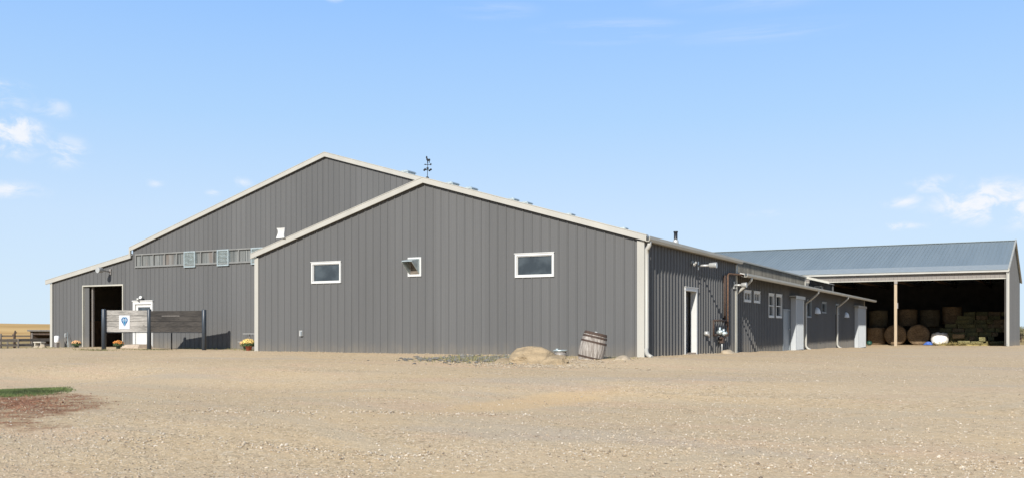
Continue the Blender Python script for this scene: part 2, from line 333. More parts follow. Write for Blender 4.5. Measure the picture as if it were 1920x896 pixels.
# ------------------------------------------------------------------ mesh helpers
ORI = {}
def empty(name, loc, label=None, cat=None, group=None, rz=0):
    o = bpy.data.objects.new(name, None); COL.objects.link(o); o.location = loc; o.rotation_euler[2] = rz
    o.empty_display_size = .2
    ORI[o.name] = Vector(loc)
    tag(o, label, cat, group); return o
def tag(o, label=None, cat=None, group=None, kind=None):
    if label: o['label'] = label
    if cat: o['category'] = cat
    if group: o['group'] = group
    if kind: o['kind'] = kind
    return o
class MB:
    def __init__(s): s.v = []; s.f = []; s.sm = []
    def add(s, vs, fs, smooth=False):
        o = len(s.v); s.v += [Vector(p) for p in vs]
        for f in fs: s.f.append(tuple(i+o for i in f)); s.sm.append(smooth)
        return s
    def hexa(s, p):   # 4 bottom, 4 top
        return s.add(p, [(3, 2, 1, 0), (4, 5, 6, 7), (0, 1, 5, 4), (1, 2, 6, 5), (2, 3, 7, 6), (3, 0, 4, 7)])
    def box(s, x0, x1, y0, y1, z0, z1):
        return s.hexa([(x0, y0, z0), (x1, y0, z0), (x1, y1, z0), (x0, y1, z0), (x0, y0, z1), (x1, y0, z1), (x1, y1, z1), (x0, y1, z1)])
    def fbox(s, F, a0, a1, b0, b1, c0, c1):   # box in a wall frame: a along, b outward, c up
        q = [F(a0, b0, c0), F(a1, b0, c0), F(a1, b1, c0), F(a0, b1, c0), F(a0, b0, c1), F(a1, b0, c1), F(a1, b1, c1), F(a0, b1, c1)]
        if F.flip: q = [q[1], q[0], q[3], q[2], q[5], q[4], q[7], q[6]]
        return s.hexa(q)
    def fframe(s, F, a0, a1, b0, b1, c0, c1, w):
        s.fbox(F, a0, a1, b0, b1, c1-w, c1); s.fbox(F, a0, a1, b0, b1, c0, c0+w)
        s.fbox(F, a0, a0+w, b0, b1, c0+w, c1-w); s.fbox(F, a1-w, a1, b0, b1, c0+w, c1-w); return s
    def bar(s, p, q, w, h=None, up=(0, 0, 1)):
        p, q = Vector(p), Vector(q); d = (q-p).normalized(); h = h or w
        up = Vector(up)
        if abs(d.dot(up)) > .98: up = Vector((0, 1, 0))
        r = d.cross(up).normalized(); u = r.cross(d)
        vs = []
        for e in (p, q):
            for a, b in ((-1, -1), (1, -1), (1, 1), (-1, 1)): vs.append(e + r*a*w/2 + u*b*h/2)
        return s.add(vs, [(0, 1, 2, 3), (7, 6, 5, 4), (1, 0, 4, 5), (2, 1, 5, 6), (3, 2, 6, 7), (0, 3, 7, 4)])
    def tube(s, pts, rad, n=10, cap=True, smooth=True):
        pts = [Vector(p) for p in pts]; rad = rad if hasattr(rad, '__len__') else [rad]*len(pts)
        o = len(s.v); ref = None
        for i, p in enumerate(pts):
            d = (pts[min(i+1, len(pts)-1)] - pts[max(i-1, 0)]).normalized()
            if ref is None: ref = d.orthogonal().normalized()
            ref = (ref - d*ref.dot(d)).normalized(); b = d.cross(ref)
            for k in range(n):
                a = 2*math.pi*k/n; s.v.append(p + (ref*math.cos(a) + b*math.sin(a))*rad[i])
        for i in range(len(pts)-1):
            for k in range(n):
                a, b = o+i*n+k, o+i*n+(k+1) % n; s.f.append((a, b, b+n, a+n)); s.sm.append(smooth)
        if cap:
            s.f.append(tuple(o+k for k in reversed(range(n)))); s.sm.append(False)
            s.f.append(tuple(o+(len(pts)-1)*n+k for k in range(n))); s.sm.append(False)
        return s
    def lathe(s, prof, c=(0, 0, 0), n=24, M=None, smooth=True, cap=True):
        o = len(s.v); c = Vector(c)
        for r, z in prof:
            for k in range(n):
                a = 2*math.pi*k/n; p = Vector((r*math.cos(a), r*math.sin(a), z))
                if M is not None: p = M @ p
                s.v.append(p + c)
        for i in range(len(prof)-1):
            for k in range(n):
                a, b = o+i*n+k, o+i*n+(k+1) % n; s.f.append((a, b, b+n, a+n)); s.sm.append(smooth)
        if cap:
            s.f.append(tuple(o+k for k in reversed(range(n)))); s.sm.append(False)
            s.f.append(tuple(o+(len(prof)-1)*n+k for k in range(n))); s.sm.append(False)
        return s
    def prism(s, poly, ax, t0, t1):    # polygon in the (other two) axes, extruded along ax ('x','y','z')
        n = len(poly)
        def mk(a, b, t): return {'x': (t, a, b), 'y': (a, t, b), 'z': (a, b, t)}[ax]
        vs = [mk(a, b, t0) for a, b in poly] + [mk(a, b, t1) for a, b in poly]
        fs = [tuple(range(n)), tuple(range(2*n-1, n-1, -1))] + [(i, i+n, (i+1) % n+n, (i+1) % n) for i in range(n)]
        return s.add(vs, fs)
    def build(s, name, m, parent=None, origin=None):
        og = ORI.get(parent.name, Vector((0, 0, 0))) if parent else Vector(origin or (0, 0, 0))
        me = bpy.data.meshes.new(name)
        me.from_pydata([tuple(p-og) for p in s.v], [], s.f)
        me.polygons.foreach_set('use_smooth', s.sm)
        me.materials.append(MATS[m] if isinstance(m, str) else m)
        me.validate(); me.update()
        import bmesh
        bm = bmesh.new(); bm.from_mesh(me); bmesh.ops.recalc_face_normals(bm, faces=bm.faces); bm.to_mesh(me); bm.free()
        o = bpy.data.objects.new(name, me); COL.objects.link(o)
        if parent: o.parent = parent; ORI[o.name] = og
        else: o.location = og; ORI[o.name] = og
        return o
class Frame:
    """a wall's own axes: a along it, b outward, c up"""
    def __init__(s, o, u, n):
        s.o, s.u, s.n = Vector((*o, 0)), Vector((*u, 0)).normalized(), Vector((*n, 0)).normalized()
        s.flip = s.u.cross(s.n).z < 0
    def __call__(s, a, b, c): return s.o + s.u*a + s.n*b + Vector((0, 0, c))

PITCH = .3048
def rib_profile(a0, a1, pitch=PITCH, hgt=.024, phase=0):
    pts = []
    k0 = int(math.floor((a0-phase)/pitch))-1; k1 = int(math.ceil((a1-phase)/pitch))+1
    for k in range(k0, k1+1):
        b = phase + k*pitch
        for d, h in ((-.032, 0), (-.014, hgt), (.014, hgt), (.032, 0), (.112, 0), (.120, .004), (.128, 0), (.177, 0), (.185, .004), (.193, 0)):
            pts.append((b + d*pitch/.3048, h))
    return [p for p in pts if a0 < p[0] < a1]
def siding(name, F, a0, a1, zbot, top, openings, m, parent, pitch=PITCH, hgt=.025, thick=.14, inner='liner'):
    """ribbed metal sheet wall with real openings; top = list of (a, z)"""
    def zt(a):
        for (p, z), (q, y) in zip(top, top[1:]):
            if p-1e-6 <= a <= q+1e-6 and q > p: return z + (y-z)*(a-p)/(q-p)
        return top[-1][1]
    prof = rib_profile(a0, a1, pitch, hgt)
    def off(a):
        last = (a0, 0)
        for p in prof + [(a1, 0)]:
            if p[0] >= a:
                d = p[0]-last[0]
                return last[1] + (p[1]-last[1])*(a-last[0])/d if d > 1e-9 else p[1]
            last = p
        return 0
    xs = set([a0, a1] + [p[0] for p in prof])
    for o in openings: xs.add(o[0]); xs.add(o[1])
    for p in top:
        if a0 < p[0] < a1: xs.add(p[0])
    xs = sorted(xs)
    mb = MB()
    for p, q in zip(xs, xs[1:]):
        if q-p < 1e-5: continue
        mid = (p+q)/2
        cuts = sorted([(o[2], o[3]) for o in openings if o[0]-1e-6 <= mid <= o[1]+1e-6])
        segs = []; z = zbot
        for c0, c1 in cuts:
            if c0 > z: segs.append(((z, z), (c0, c0)))
            z = max(z, c1)
        segs.append(((z, z), (zt(p+1e-7), zt(q-1e-7))))
        for (zl, zr), (tl, tr) in segs:
            ps = [F(p, off(p), zl), F(q, off(q), zr), F(q, off(q), tr), F(p, off(p), tl)]
            mb.add(ps, [(0, 1, 2, 3)])
    o = mb.build(name, m, parent)
    # the framing and lining behind the sheet, with the same openings
    mb = MB(); xs = sorted(set([a0, a1] + [x for op in openings for x in op[:2]] + [p[0] for p in top if a0 < p[0] < a1]))
    for p, q in zip(xs, xs[1:]):
        if q-p < 1e-5: continue
        mid = (p+q)/2
        cuts = sorted([(o2[2], o2[3]) for o2 in openings if o2[0]-1e-6 <= mid <= o2[1]+1e-6])
        z = zbot; segs = []
        for c0, c1 in cuts:
            if c0 > z: segs.append((z, z, c0, c0))
            z = max(z, c1)
        segs.append((z, z, zt(p+1e-7), zt(q-1e-7)))
        for zl, zr, tl, tr in segs:
            q8 = [F(p, -thick, zl), F(q, -thick, zr), F(q, -.006, zr), F(p, -.006, zl), F(p, -thick, tl), F(q, -thick, tr), F(q, -.006, tr), F(p, -.006, tl)]
            mb.hexa(q8)
    mb.build('wall_lining', inner, parent)
    return o

# ------------------------------------------------------------------ ground
CP = [(0, 0, 0), (-2.5, 0, 0), (-5, 0, 0), (-7.5, 0, 0), (-10, 0, .0), (-12.5, 0, .0), (-15, 0, 0), (-15.5, 3, -.04), (-18, 2.4, -.08), (-17, 6.2, -.12), (-20, 6, -.14), (-23, 6, -.15), (-26, 6, -.15),
      (-29, 6, -.14), (-32, 6, -.14), (-36, 6, -.18), (-23.5, 2.3, -.13), (-25.8, 1.8, -.15), (0.2, 3.8, -.02), (.2, 5.5, -.04), (.2, 8, -.08), (.2, 10.4, -.12), (0, 15, -.18), (0, 20, -.26), (0, 25, -.30), (0, 32, -.36),
      (0, 40, -.5), (0, 47, -.64), (2, 52, -.57), (6, 52, -.53), (9.4, 52, -.50), (12, 52, -.6), (5, 60, -.62), (-1, 60, -.62), (9, 60, -.6), (3, 56, -.6), (14, 60, -.75), (12, 75, -1.0), (9.3, -25.4, -.76), (4, -20, -.66), (14, -18, -.70), (-2, -5.5, -.17), (2, -6, -.20), (-8, -4, -.08),
      (-12, -5, -.12), (-18, -5, -.2), (-26, -5, -.3), (-5, -12, -.48), (4, -12, -.48), (-12, -12, -.56), (-20, -13, -.6), (8, -4, -.2), (10, 5, -.25), (6, 12, -.25), (8, 25, -.38), (5, 35, -.48), (15, 40, -.6), (20, 10, -.45), (25, -10, -.6),
      (-38.5, 5, -.27), (-42, 4, -.42), (-46, 8, -.75), (-36, 12, -.5), (-40, -2, -.35), (-52, 0, -.7), (-58, 18, -1.05), (-66, 24.5, -1.15), (-86, 36, -1.35), (-102, 51, -1.45), (-60, 35, -1.2), (-35, -15, -.6), (-130, 80, -1.8), (-100, 0, -1.6),
      (12, 115, -1.3), (0, 140, -1.6), (30, 90, -1.4), (-200, 120, -2.0), (60, 60, -1.2), (60, -60, -1.4), (-60, -60, -1.4)]
from mathutils import noise as mnoise
def gz(x, y):
    num = 0; den = 0
    for a, b, z in CP:
        d2 = (x-a)**2 + (y-b)**2 + .04
        wt = 1/(d2**1.6); num += wt*z; den += wt
    far = math.hypot(x, y)
    w0 = 0
    if far > 140: w0 = min(1, (far-140)/200)
    z = num/den*(1-w0) + -2.1*w0
    z += .018*mnoise.noise(Vector((x*.7, y*.7, 0))) + .010*mnoise.noise(Vector((x*2.3, y*2.3, 5)))
    return z
def axis(lo, hi, step, ext):
    out = [lo + step*i for i in range(int((hi-lo)/step)+1)]
    s = step; a = out[0]; pre = []
    while a > -ext: s *= 1.33; a -= s; pre.append(a)
    s = step; b = out[-1]; post = []
    while b < ext: s *= 1.33; b += s; post.append(b)
    return pre[::-1] + out + post
gx = axis(-52, 20, .6, 3500); gy = axis(-26, 66, .6, 3500)
vs = [(x, y, gz(x, y)) for y in gy for x in gx]; nx = len(gx)
from bisect import bisect_right
def gzi(x, y):
    i = min(max(bisect_right(gx, x)-1, 0), nx-2); j = min(max(bisect_right(gy, y)-1, 0), len(gy)-2)
    u = (x-gx[i])/(gx[i+1]-gx[i]); v = (y-gy[j])/(gy[j+1]-gy[j])
    a, b, c, d = GV[j*nx+i][2], GV[j*nx+i+1][2], GV[(j+1)*nx+i][2], GV[(j+1)*nx+i+1][2]
    return (a*(1-u)+b*u)*(1-v)+(c*(1-u)+d*u)*v
GV = vs
fs = [(j*nx+i, j*nx+i+1, (j+1)*nx+i+1, (j+1)*nx+i) for j in range(len(gy)-1) for i in range(nx-1)]
mb = MB(); mb.add(vs, fs, True); g = mb.build('ground', 'gravel'); tag(g, kind='structure')

# dry hills on the left horizon
mb = MB(); rows = []
for j, (D, zb) in enumerate([(230, -3.5), (280, -1.9), (340, -.2), (420, 1.5), (500, 2.6), (560, 3.0), (640, 1.2), (760, -4)]):
    for i in range(61):
        a = R(-84 + i*1.0)     # azimuth
        prof = .55 + .9*max(0, math.sin((i-12)*.055)) if i > 12 else .55
        wob = 1.0*mnoise.noise(Vector((i*.16, j*.4, 3)))
        z = zb*(1.0) + (1.1*math.sin(i*.085+.6) + wob*.5)*(j/4 if j < 5 else 1)
        if i > 46: z -= (i-46)*.35
        rows.append((CX+math.sin(a)*D, CY+math.cos(a)*D, z))
mb.add(rows, [(j*61+i, j*61+i+1, (j+1)*61+i+1, (j+1)*61+i) for j in range(7) for i in range(60)], True)
tag(mb.build('hill', 'hill_grass'), kind='structure')

# ------------------------------------------------------------------ the barn
RZ = 8.49; RX = -17.16; SL = .2915
def zr(x): return RZ - SL*abs(x-RX)          # the main roof plane
FX = -7.62                                   # ridge of the front wing
def zf(x): return zr(x) if x >= FX else zr(FX) - .2925*(FX-x)
barn = empty('barn', (-15, 6, 0), 'long charcoal ribbed-metal barn with two stepped gables, cream trim and low side wing', 'barn')
FF = Frame((0, 0), (1, 0), (0, -1)); FS = Frame((0, 0), (0, 1), (1, 0)); FRr = Frame((0, 6.5), (1, 0), (0, -1))
FL = Frame((-.3, 0), (0, 1), (1, 0)); FM = Frame((-4.7, 0), (0, 1), (1, 0)); FW = Frame((-15.05, 0), (0, 1), (-1, 0))
LW = -15.05
w1 = (-12.39, -11.13, 2.45, 3.13); w2 = (-4.20, -2.91, 2.45, 3.12); vh = (-8.24, -7.79, 2.60, 3.15)
siding('front_wall', FF, LW+.02, -.02, -.3, [(LW, zf(LW)-.04), (FX, zf(FX)-.04), (0, zf(0)-.04)], [w1, w2, vh], 'siding', barn)
sdoor = (3.85, 5.10, -.3, 2.12)
siding('side_wall', FS, .02, 10.36, -.3, [(0, 3.46), (10.4, 3.46)], [sdoor], 'siding', barn, hgt=.034)
siding('side_wall', FW, 0, 6.5, -.3, [(0, 3.5), (6.5, 3.5)], [], 'siding', barn)
STX = -29.62                                 # where the roof steps down on the left
bd = (-33.43, -30.34, -.3, 3.03); md = (-29.46, -28.2, -.3, 2.12)
strip = (-29.39, -20.4, 3.93, 4.53)
siding('gable_wall', FRr, -35.98, -4.7, -.4, [(-36, 3.41), (STX, 4.52), (STX+.001, zr(STX)-.05), (RX, RZ-.05), (-4.7, zr(-4.7)-.05)], [bd, md, strip], 'siding', barn)
leandoor = (20.25, 21.95, -.5, 1.76)
lw3 = [(12.71, 13.80, 1.96, 2.39), (14.35, 15.42, 1.96, 2.40), (17.16, 18.2, 1.35, 2.40), (18.66, 19.9, 1.35, 2.41), (26.3, 27.5, 1.44, 2.36), (30.9, 32.3, 1.75, 2.35), (35.85, 37.1, 1.75, 2.35)]
siding('wing_wall', FL, 10.37, 49.2, -1.0, [(10.37, 2.95), (49.2, 2.95)], lw3+[leandoor], 'siding', barn, hgt=.032)
siding('upper_wall', FM, 10.4, 49.5, 3.3, [(10.4, 4.86), (49.5, 4.86)], [], 'siding_aged', barn, pitch=.3048, hgt=.032, inner='siding')
FB = Frame((0, 49.5), (1, 0), (0, 1))
siding('back_wall', FB, -36, -.3, -1.0, [(-36, 3.4), (STX, 4.52), (STX+.001, zr(STX)-.05), (RX, RZ-.05), (-4.7, zr(-4.7)-.05), (-4.699, 4.0), (-.3, 3.0)], [], 'siding', barn)
FO = Frame((-36, 0), (0, 1), (-1, 0))
siding('outer_wall', FO, 6.5, 49.5, -1.0, [(6.5, 3.4), (49.5, 3.4)], [], 'siding', barn)

def roof_slab(pts, th, name, m, parent):
    n = len(pts); mb = MB()
    up = [Vector(p)+Vector((0, 0, th)) for p in pts]
    mb.add([*pts, *up], [tuple(range(n))[::-1], tuple(range(n, 2*n))] + [(i, (i+1) % n, (i+1) % n+n, i+n) for i in range(n)])
    return mb.build(name, m, parent)
YF = -.09; YR = 6.42; YE = 49.6
rf = roof_slab([(FX, YF, zr(FX)), (.12, YF, zr(.12)), (.12, 10.5, zr(.12)), (FX, 10.5, zr(FX))], .05, 'front_roof', 'grey_roof', barn)
roof_slab([(FX, YF, zf(FX)+.002), (FX, 6.34, zf(FX)+.002), (LW-.12, 6.34, zf(LW-.12)), (LW-.12, YF, zf(LW-.12))], .05, 'front_roof', 'grey_roof', barn)
mr = roof_slab([(RX, YR, RZ), (RX, YE, RZ), (-4.64, YE, zr(-4.64)), (-4.64, 10.52, zr(-4.64)), (FX-.01, 10.52, zr(FX-.01)), (FX-.01, YR, zr(FX-.01))][::-1], .05, 'main_roof', 'grey_roof', barn)
roof_slab([(RX, YR, RZ+.001), (STX-.1, YR, zr(STX-.1)), (STX-.1, YE, zr(STX-.1)), (RX, YE, RZ+.001)], .05, 'main_roof', 'grey_roof', barn)
roof_slab([(STX, YR, 4.50), (-36.3, YR, 3.33), (-36.3, YE, 3.33), (STX, YE, 4.50)], .05, 'lower_roof', 'grey_roof', barn)
GX = .40
lr = roof_slab([(-4.69, 10.42, 3.98), (GX, 10.42, 2.90), (GX, 49.75, 2.90), (-4.69, 49.75, 3.98)], .05, 'wing_roof', 'grey_roof', barn)

def rake(p, q, h, name='rake_trim', m='trim', parent=barn, th=.06, lip=.10):
    """sloped barge board with a top lip, from p to q, facing -y"""
    mb = MB(); p, q = Vector(p), Vector(q)
    v = []
    for e in (p, q):
        v += [e+Vector((0, -th, -h)), e+Vector((0, 0, -h)), e, e+Vector((0, -th, 0))]
    mb.hexa([v[0], v[4], v[5], v[1], v[3], v[7], v[6], v[2]])
    v = []
    for e in (p, q):
        v += [e+Vector((0, -th-.012, .0)), e+Vector((0, lip, .0)), e+Vector((0, lip, .022)), e+Vector((0, -th-.012, .022))]
    mb.hexa([v[0], v[4], v[5], v[1], v[3], v[7], v[6], v[2]])
    return mb.build(name, m, parent)
T = .075
rake((LW-.16, YF, zf(LW-.16)+T), (FX, YF, zf(FX)+T), .175)
rake((FX+.001, YF, zf(FX)+T), (.14, YF, zf(.14)+T), .17)
rake((STX-.12, YR, zr(STX-.12)+T), (RX, YR, RZ+T), .19)
rake((RX+.001, YR, RZ+T), (FX, YR, zr(FX)+T), .19)
rake((-36.35, YR, 3.32+T), (STX-.02, YR, 4.50+T), .21)
# main gable: little return where the roofs step
MB().box(STX-.13, STX-.03, YR-.07, YR+.02, 4.5, 4.84).build('trim_return', 'trim', barn)
# eaves: fascia / gutter
def gutter(x, y0, y1, zt, name='gutter', m='trim_side', d=.13, h=.13):
    mb = MB()
    prof = [(0, 0), (d*.75, 0), (d, h*.45), (d, h), (d-.015, h), (d-.015, h*.5), (d*.7, .015), (.015, .015), (.015, h), (0, h)]
    mb.prism([(x+a, zt-h+b) for a, b in prof], 'y', y0, y1)
    return mb.build(name, m, barn)
gutter(.125, -.18, 10.52, zr(.12)+.04, h=.15)
gutter(GX+.003, 10.05, 49.85, 2.95, h=.14)
gutter(-4.635, 10.55, 49.62, zr(-4.64)+.05, h=.10, d=.045)
MB().box(.03, .12, .03, 10.36, 3.34, 3.40).build('soffit', 'soffit', barn)
MB().hexa([(-.27, 10.42, 2.985), (GX, 10.42, 2.80), (GX, 49.7, 2.80), (-.27, 49.7, 2.985), (-.27, 10.42, 3.0), (GX, 10.42, 2.815), (GX, 49.7, 2.815), (-.27, 49.7, 3.0)]).build('soffit', 'soffit', barn)
# corner trims
def corner(x0, x1, y0, y1, z0, z1, m='trim', name='corner_trim'): return MB().box(x0, x1, y0, y1, z0, z1).build(name, m, barn)
corner(LW-.05, LW+.13, -.055, .10, -.3, zf(LW)-.12)
corner(-.185, .035, -.055, .015, -.3, 3.39)
corner(-36.06, -35.88, 6.44, 6.56, -.4, 3.24)
corner(-.02, .045, 10.24, 10.44, -.4, 3.30, 'trim_side')
corner(-4.72, -4.64, 49.32, 49.56, 3.7, 4.86, 'trim')
corner(-.35, -.24, 49.05, 49.24, -1, 2.9, 'trim_side')
# mortar-grey base angle along the front
MB().box(LW+.14, -.19, -.034, -.028, -.3, -.01).build('base_trim', 'siding', barn)
# flashing where wing roof meets the upper wall
MB().box(-4.68, -4.40, 10.5, 49.4, 3.93, 4.00).build('flashing', 'galvanised', barn)

# downspouts
def downspout(pts, rad, m='trim'):
    mb = MB()
    for a, b in zip(pts, pts[1:]): mb.bar(a, b, rad*1.25, rad*1.7, (0, 1, 0))
    for p in pts[1:-1]:
        mb.box(p[0]-rad*.86, p[0]+rad*.86, p[1]-rad*.64, p[1]+rad*.64, p[2]-rad*.7, p[2]+rad*.7)
    return mb.build('downspout', m, barn)
def dspout(x0, y, ztop, xw, zb, m='trim', r=.05, kick=.25, ky=0):
    # curved pipe from the gutter back to the wall, down, and kicked out at the foot
    P = [(x0, y, ztop), (x0, y, ztop-.12)]
    for k in range(1, 7):
        t = k/6; P.append((x0+(xw-x0)*(t**1.15), y, ztop-.12-.42*t*abs(x0-xw)/.55 - .06*t))
    zc = P[-1][2]
    P += [(xw, y, zc-.15), (xw, y, zb+.28)]
    for k in range(1, 5):
        a = k/4*R(62); P.append((xw+kick*.5*(1-math.cos(a))*1.6, y-ky*k/4, zb+.28-.24*math.sin(a)))
    P.append((P[-1][0]+kick*.45, y-ky*1.3, P[-1][2]-.06))
    return MB().tube(P, r, 10, True).build('downspout', m, barn)
dspout(.18, -.03, 3.36, .10, .0, 'trim', .062, .30, .22)
dspout(GX+.06, 10.9, 2.84, -.18, -.14, 'trim', .055, .12)
dspout(GX+.06, 25.5, 2.84, -.18, -.33, 'trim', .06, .3)
dspout(GX+.06, 35.9, 2.84, -.18, -.45, 'trim', .06, .3)

def window(F, op, w=.062, out=.05, m='white_paint', glass='glass', mull_h=0, mull_v=0, name='window'):
    a0, a1, c0, c1 = op
    f = MB(); f.fframe(F, a0-.03, a1+.03, -.10, out, c0-.03, c1+.03, w)
    f.fbox(F, a0-.05, a1+.05, .02, out+.015, c1+.031, c1+.055)
    f.fframe(F, a0+w-.03+.002, a1-w+.03-.002, -.09, out-.03, c0+w-.028, c1-w+.028, .022)
    if mull_h: f.fbox(F, a0+w-.02, a1-w+.02, -.06, out-.015, (c0+c1)/2-.02, (c0+c1)/2+.02)
    if mull_v: f.fbox(F, (a0+a1)/2-.02, (a0+a1)/2+.02, -.06, out-.012, c0+w-.02, c1-w+.02)
    win = f.build(name, m, barn)
    p = MB(); p.fbox(F, a0+.04, a1-.04, -.035, -.025, c0+.04, c1-.04)
    pane = p.build('pane', glass, win)
    return win
window(FF, w1); window(FF, w2)
for o_, kw in zip(lw3, [dict(mull_v=1), dict(mull_v=1), dict(mull_h=1), dict(mull_h=1), dict(m='grey_door'), dict(m='grey_door'), dict(m='grey_door')]):
    window(FL, o_, w=.09 if o_[1] < 21 else .07, out=.05, **kw)

# vent hood on the front wall
f = MB(); f.fframe(FF, vh[0]-.04, vh[1]+.04, -.10, .045, vh[2]-.04, vh[3]+.04, .07); hood_frame = f.build('vent_frame', 'white_paint', barn)
h = MB(); a0, a1, c0, c1 = vh
A = .025
for x_ in (a0+A, a1-A):            # side cheeks
    q = [FF(x_-.012, .03, c0+.03), FF(x_+.012, .03, c0+.03), FF(x_+.012, .03, c1-.02), FF(x_-.012, .03, c1-.02),
         FF(x_-.012, .50, c1-.13), FF(x_+.012, .50, c1-.13)]
    h.add(q, [(0, 1, 2, 3), (0, 3, 4), (1, 5, 2), (3, 2, 5, 4), (0, 4, 5, 1)])
h.hexa([FF(a0+A, .03, c1-.03), FF(a1-A, .03, c1-.03), FF(a1-A, .48, c1-.12), FF(a0+A, .48, c1-.12), FF(a0+A, .03, c1), FF(a1-A, .03, c1), FF(a1-A, .48, c1-.09), FF(a0+A, .48, c1-.09)])
h.build('hood', 'galvanised', hood_frame)
MB().fbox(FF, a0+.03, a1-.03, -.04, -.03, c0+.03, c1-.03).build('back_plate', 'fence_wood', hood_frame)

# side door in the front wing
a0, a1, c0, c1 = 3.85, 5.10, -.02, 2.12
f = MB(); f.fbox(FS, a0-.03, a0+.02, -.10, .045, -.1, c1+.02); f.fbox(FS, a1-.05, a1+.06, -.17, .045, -.1, c1+.02)
f.fbox(FS, a0-.05, a1+.06, -.22, .05, c1-.04, c1+.07); f.fbox(FS, a0-.07, a1+.08, .02, .075, c1+.071, c1+.09)
side_door = f.build('door_frame', 'white_paint', barn)
f = MB(); f.box(-.36, -.315, a1-.02, a1+1.1, .0, 2.07); dl = f.build('door', 'white_paint', side_door)
f = MB(); f.tube([(-.42, a1+1.0, 1.0), (-.36, a1+1.0, 1.0)], .03); f.build('handle', 'black_metal', side_door)
f = MB(); f.fbox(FS, a0+.06, a1-.06, -.25, .03, -.12, .02); f.build('threshold', 'concrete', side_door)

# wing: grey man door and two sliding doors under their hoods
a0, a1 = 20.28, 21.9
f = MB(); f.fframe(FL, a0, a1, -.08, .035, -.35, 1.78, .07); dw = f.build('door_frame', 'grey_door', barn)
MB().fbox(FL, a0+.07, a1-.07, -.05, -.01, -.30, 1.71).build('door', 'grey_door', dw)
f = MB(); f.tube([FL(a1-.2, -.01, .78), FL(a1-.2, .07, .78)], .03); f.tube([FL(a1-.2, .05, .78), FL(a1-.34, .05, .78)], .015); f.build('handle', 'alu_light', dw)
for (a0, a1, zt_, zb_) in ((21.98, 23.9, 2.40, -.34), (44.0, 47.9, 2.38, -.66)):
    L0 = a1 - 0
    m_ = MB(); m_.fbox(FL, a0, a1, .04, .30, zb_+.06, zt_-.03)
    n_ = int((a1-a0)/.3)
    for k in range(1, n_*2):
        a_ = a0+(a1-a0)*k/(n_*2); m_.fbox(FL, a_-.02, a_+.02, .30, .318, zb_+.10, zt_-.10)
    sd = m_.build('sliding_door', 'pale_door', barn)
    m_ = MB(); m_.fbox(FL, a0-.25, a1+.2, .03, .36, zt_, zt_+.07); m_.fbox(FL, a0-.25, a1+.2, .34, .36, zt_-.09, zt_); m_.build('track_cover', 'alu_light', sd)
    m_ = MB(); m_.fbox(FL, a1+.02, a1+.20, .0, .30, zb_, zt_-.1); m_.build('side_post', 'trim_side', sd)

# gable: big doorway, pale jambs, dark board inside, white man door
a0, a1, c0, c1 = -33.43, -30.34, -.2, 3.03
f = MB(); f.fbox(FRr, a0-.03, a0+.03, -.16, .045, -.3, c1+.05); f.fbox(FRr, a1-.03, a1+.03, -.16, .045, -.3, c1+.05); f.fbox(FRr, a0+.031, a1-.031, -.16, .045, c1-.02, c1+.05)
big_door = f.build('door_frame', 'trim_side', barn)
MB().fbox(FRr, a0+.03, a0+.36, -.12, -.08, -.2, c1-.03).build('sliding_door', 'siding', big_door)
MB().box(-33.02, -32.95, 6.7, 6.8, -.2, 3.0).build('door_post', 'pipe_grey', big_door)
f = MB(); f.box(-33.9, -29.4, 9.8, 9.9, -.3, 1.25); f.box(-34.5, -29.0, 9.7, 9.78, 1.2, 1.3); f.box(-33.9, -29.4, 12.0, 12.1, -.3, 3.2); f.build('stall_boards', 'inner_wood', big_door)
f = MB(); f.box(-35.80, -35.78, 6.7, 16, -.3, 1.15); f.box(-35.80, -35.72, 6.7, 16, 1.15, 1.25); f.build('wall_boards', 'inner_wood', big_door)
f = MB(); f.box(-35.80, -35.76, 7.35, 8.2, 2.35, 2.95); ip = f.build('inner_window', 'interior_pane', big_door)
a0, a1, c0, c1 = -29.55, -28.12, -.16, 2.18
f = MB(); f.fbox(FRr, a0, a0+.16, -.1, .07, c0, c1); f.fbox(FRr, a1-.10, a1, -.1, .07, c0, c1); f.fbox(FRr, a0+.161, a1-.101, -.1, .07, c1-.14, c1); f.fbox(FRr, a0-.03, a1+.03, .0, .10, c1+.001, c1+.05)
mdf = f.build('door_frame', 'white_paint', barn)
ml = MB(); ml.fframe(FRr, a0+.165, a1-.105, -.06, .0, c0+.02, c1-.145, .14); ml.fbox(FRr, a0+.30, a1-.24, -.05, -.012, c0+.1, 1.0)
mdl = ml.build('door', 'white_paint', mdf)
MB().fbox(FRr, a0+.30, a1-.24, -.04, -.03, 1.0, c1-.27).build('door_glass', 'glass', mdf)
MB().hexa([(-29.7, 5.2, -.5), (-27.9, 5.2, -.5), (-27.9, 6.45, -.5), (-29.7, 6.45, -.5), (-29.2, 5.7, .02), (-28.2, 5.7, .02), (-28.2, 6.44, .04), (-29.4, 6.44, .04)]).build('door_step', 'concrete', mdf)

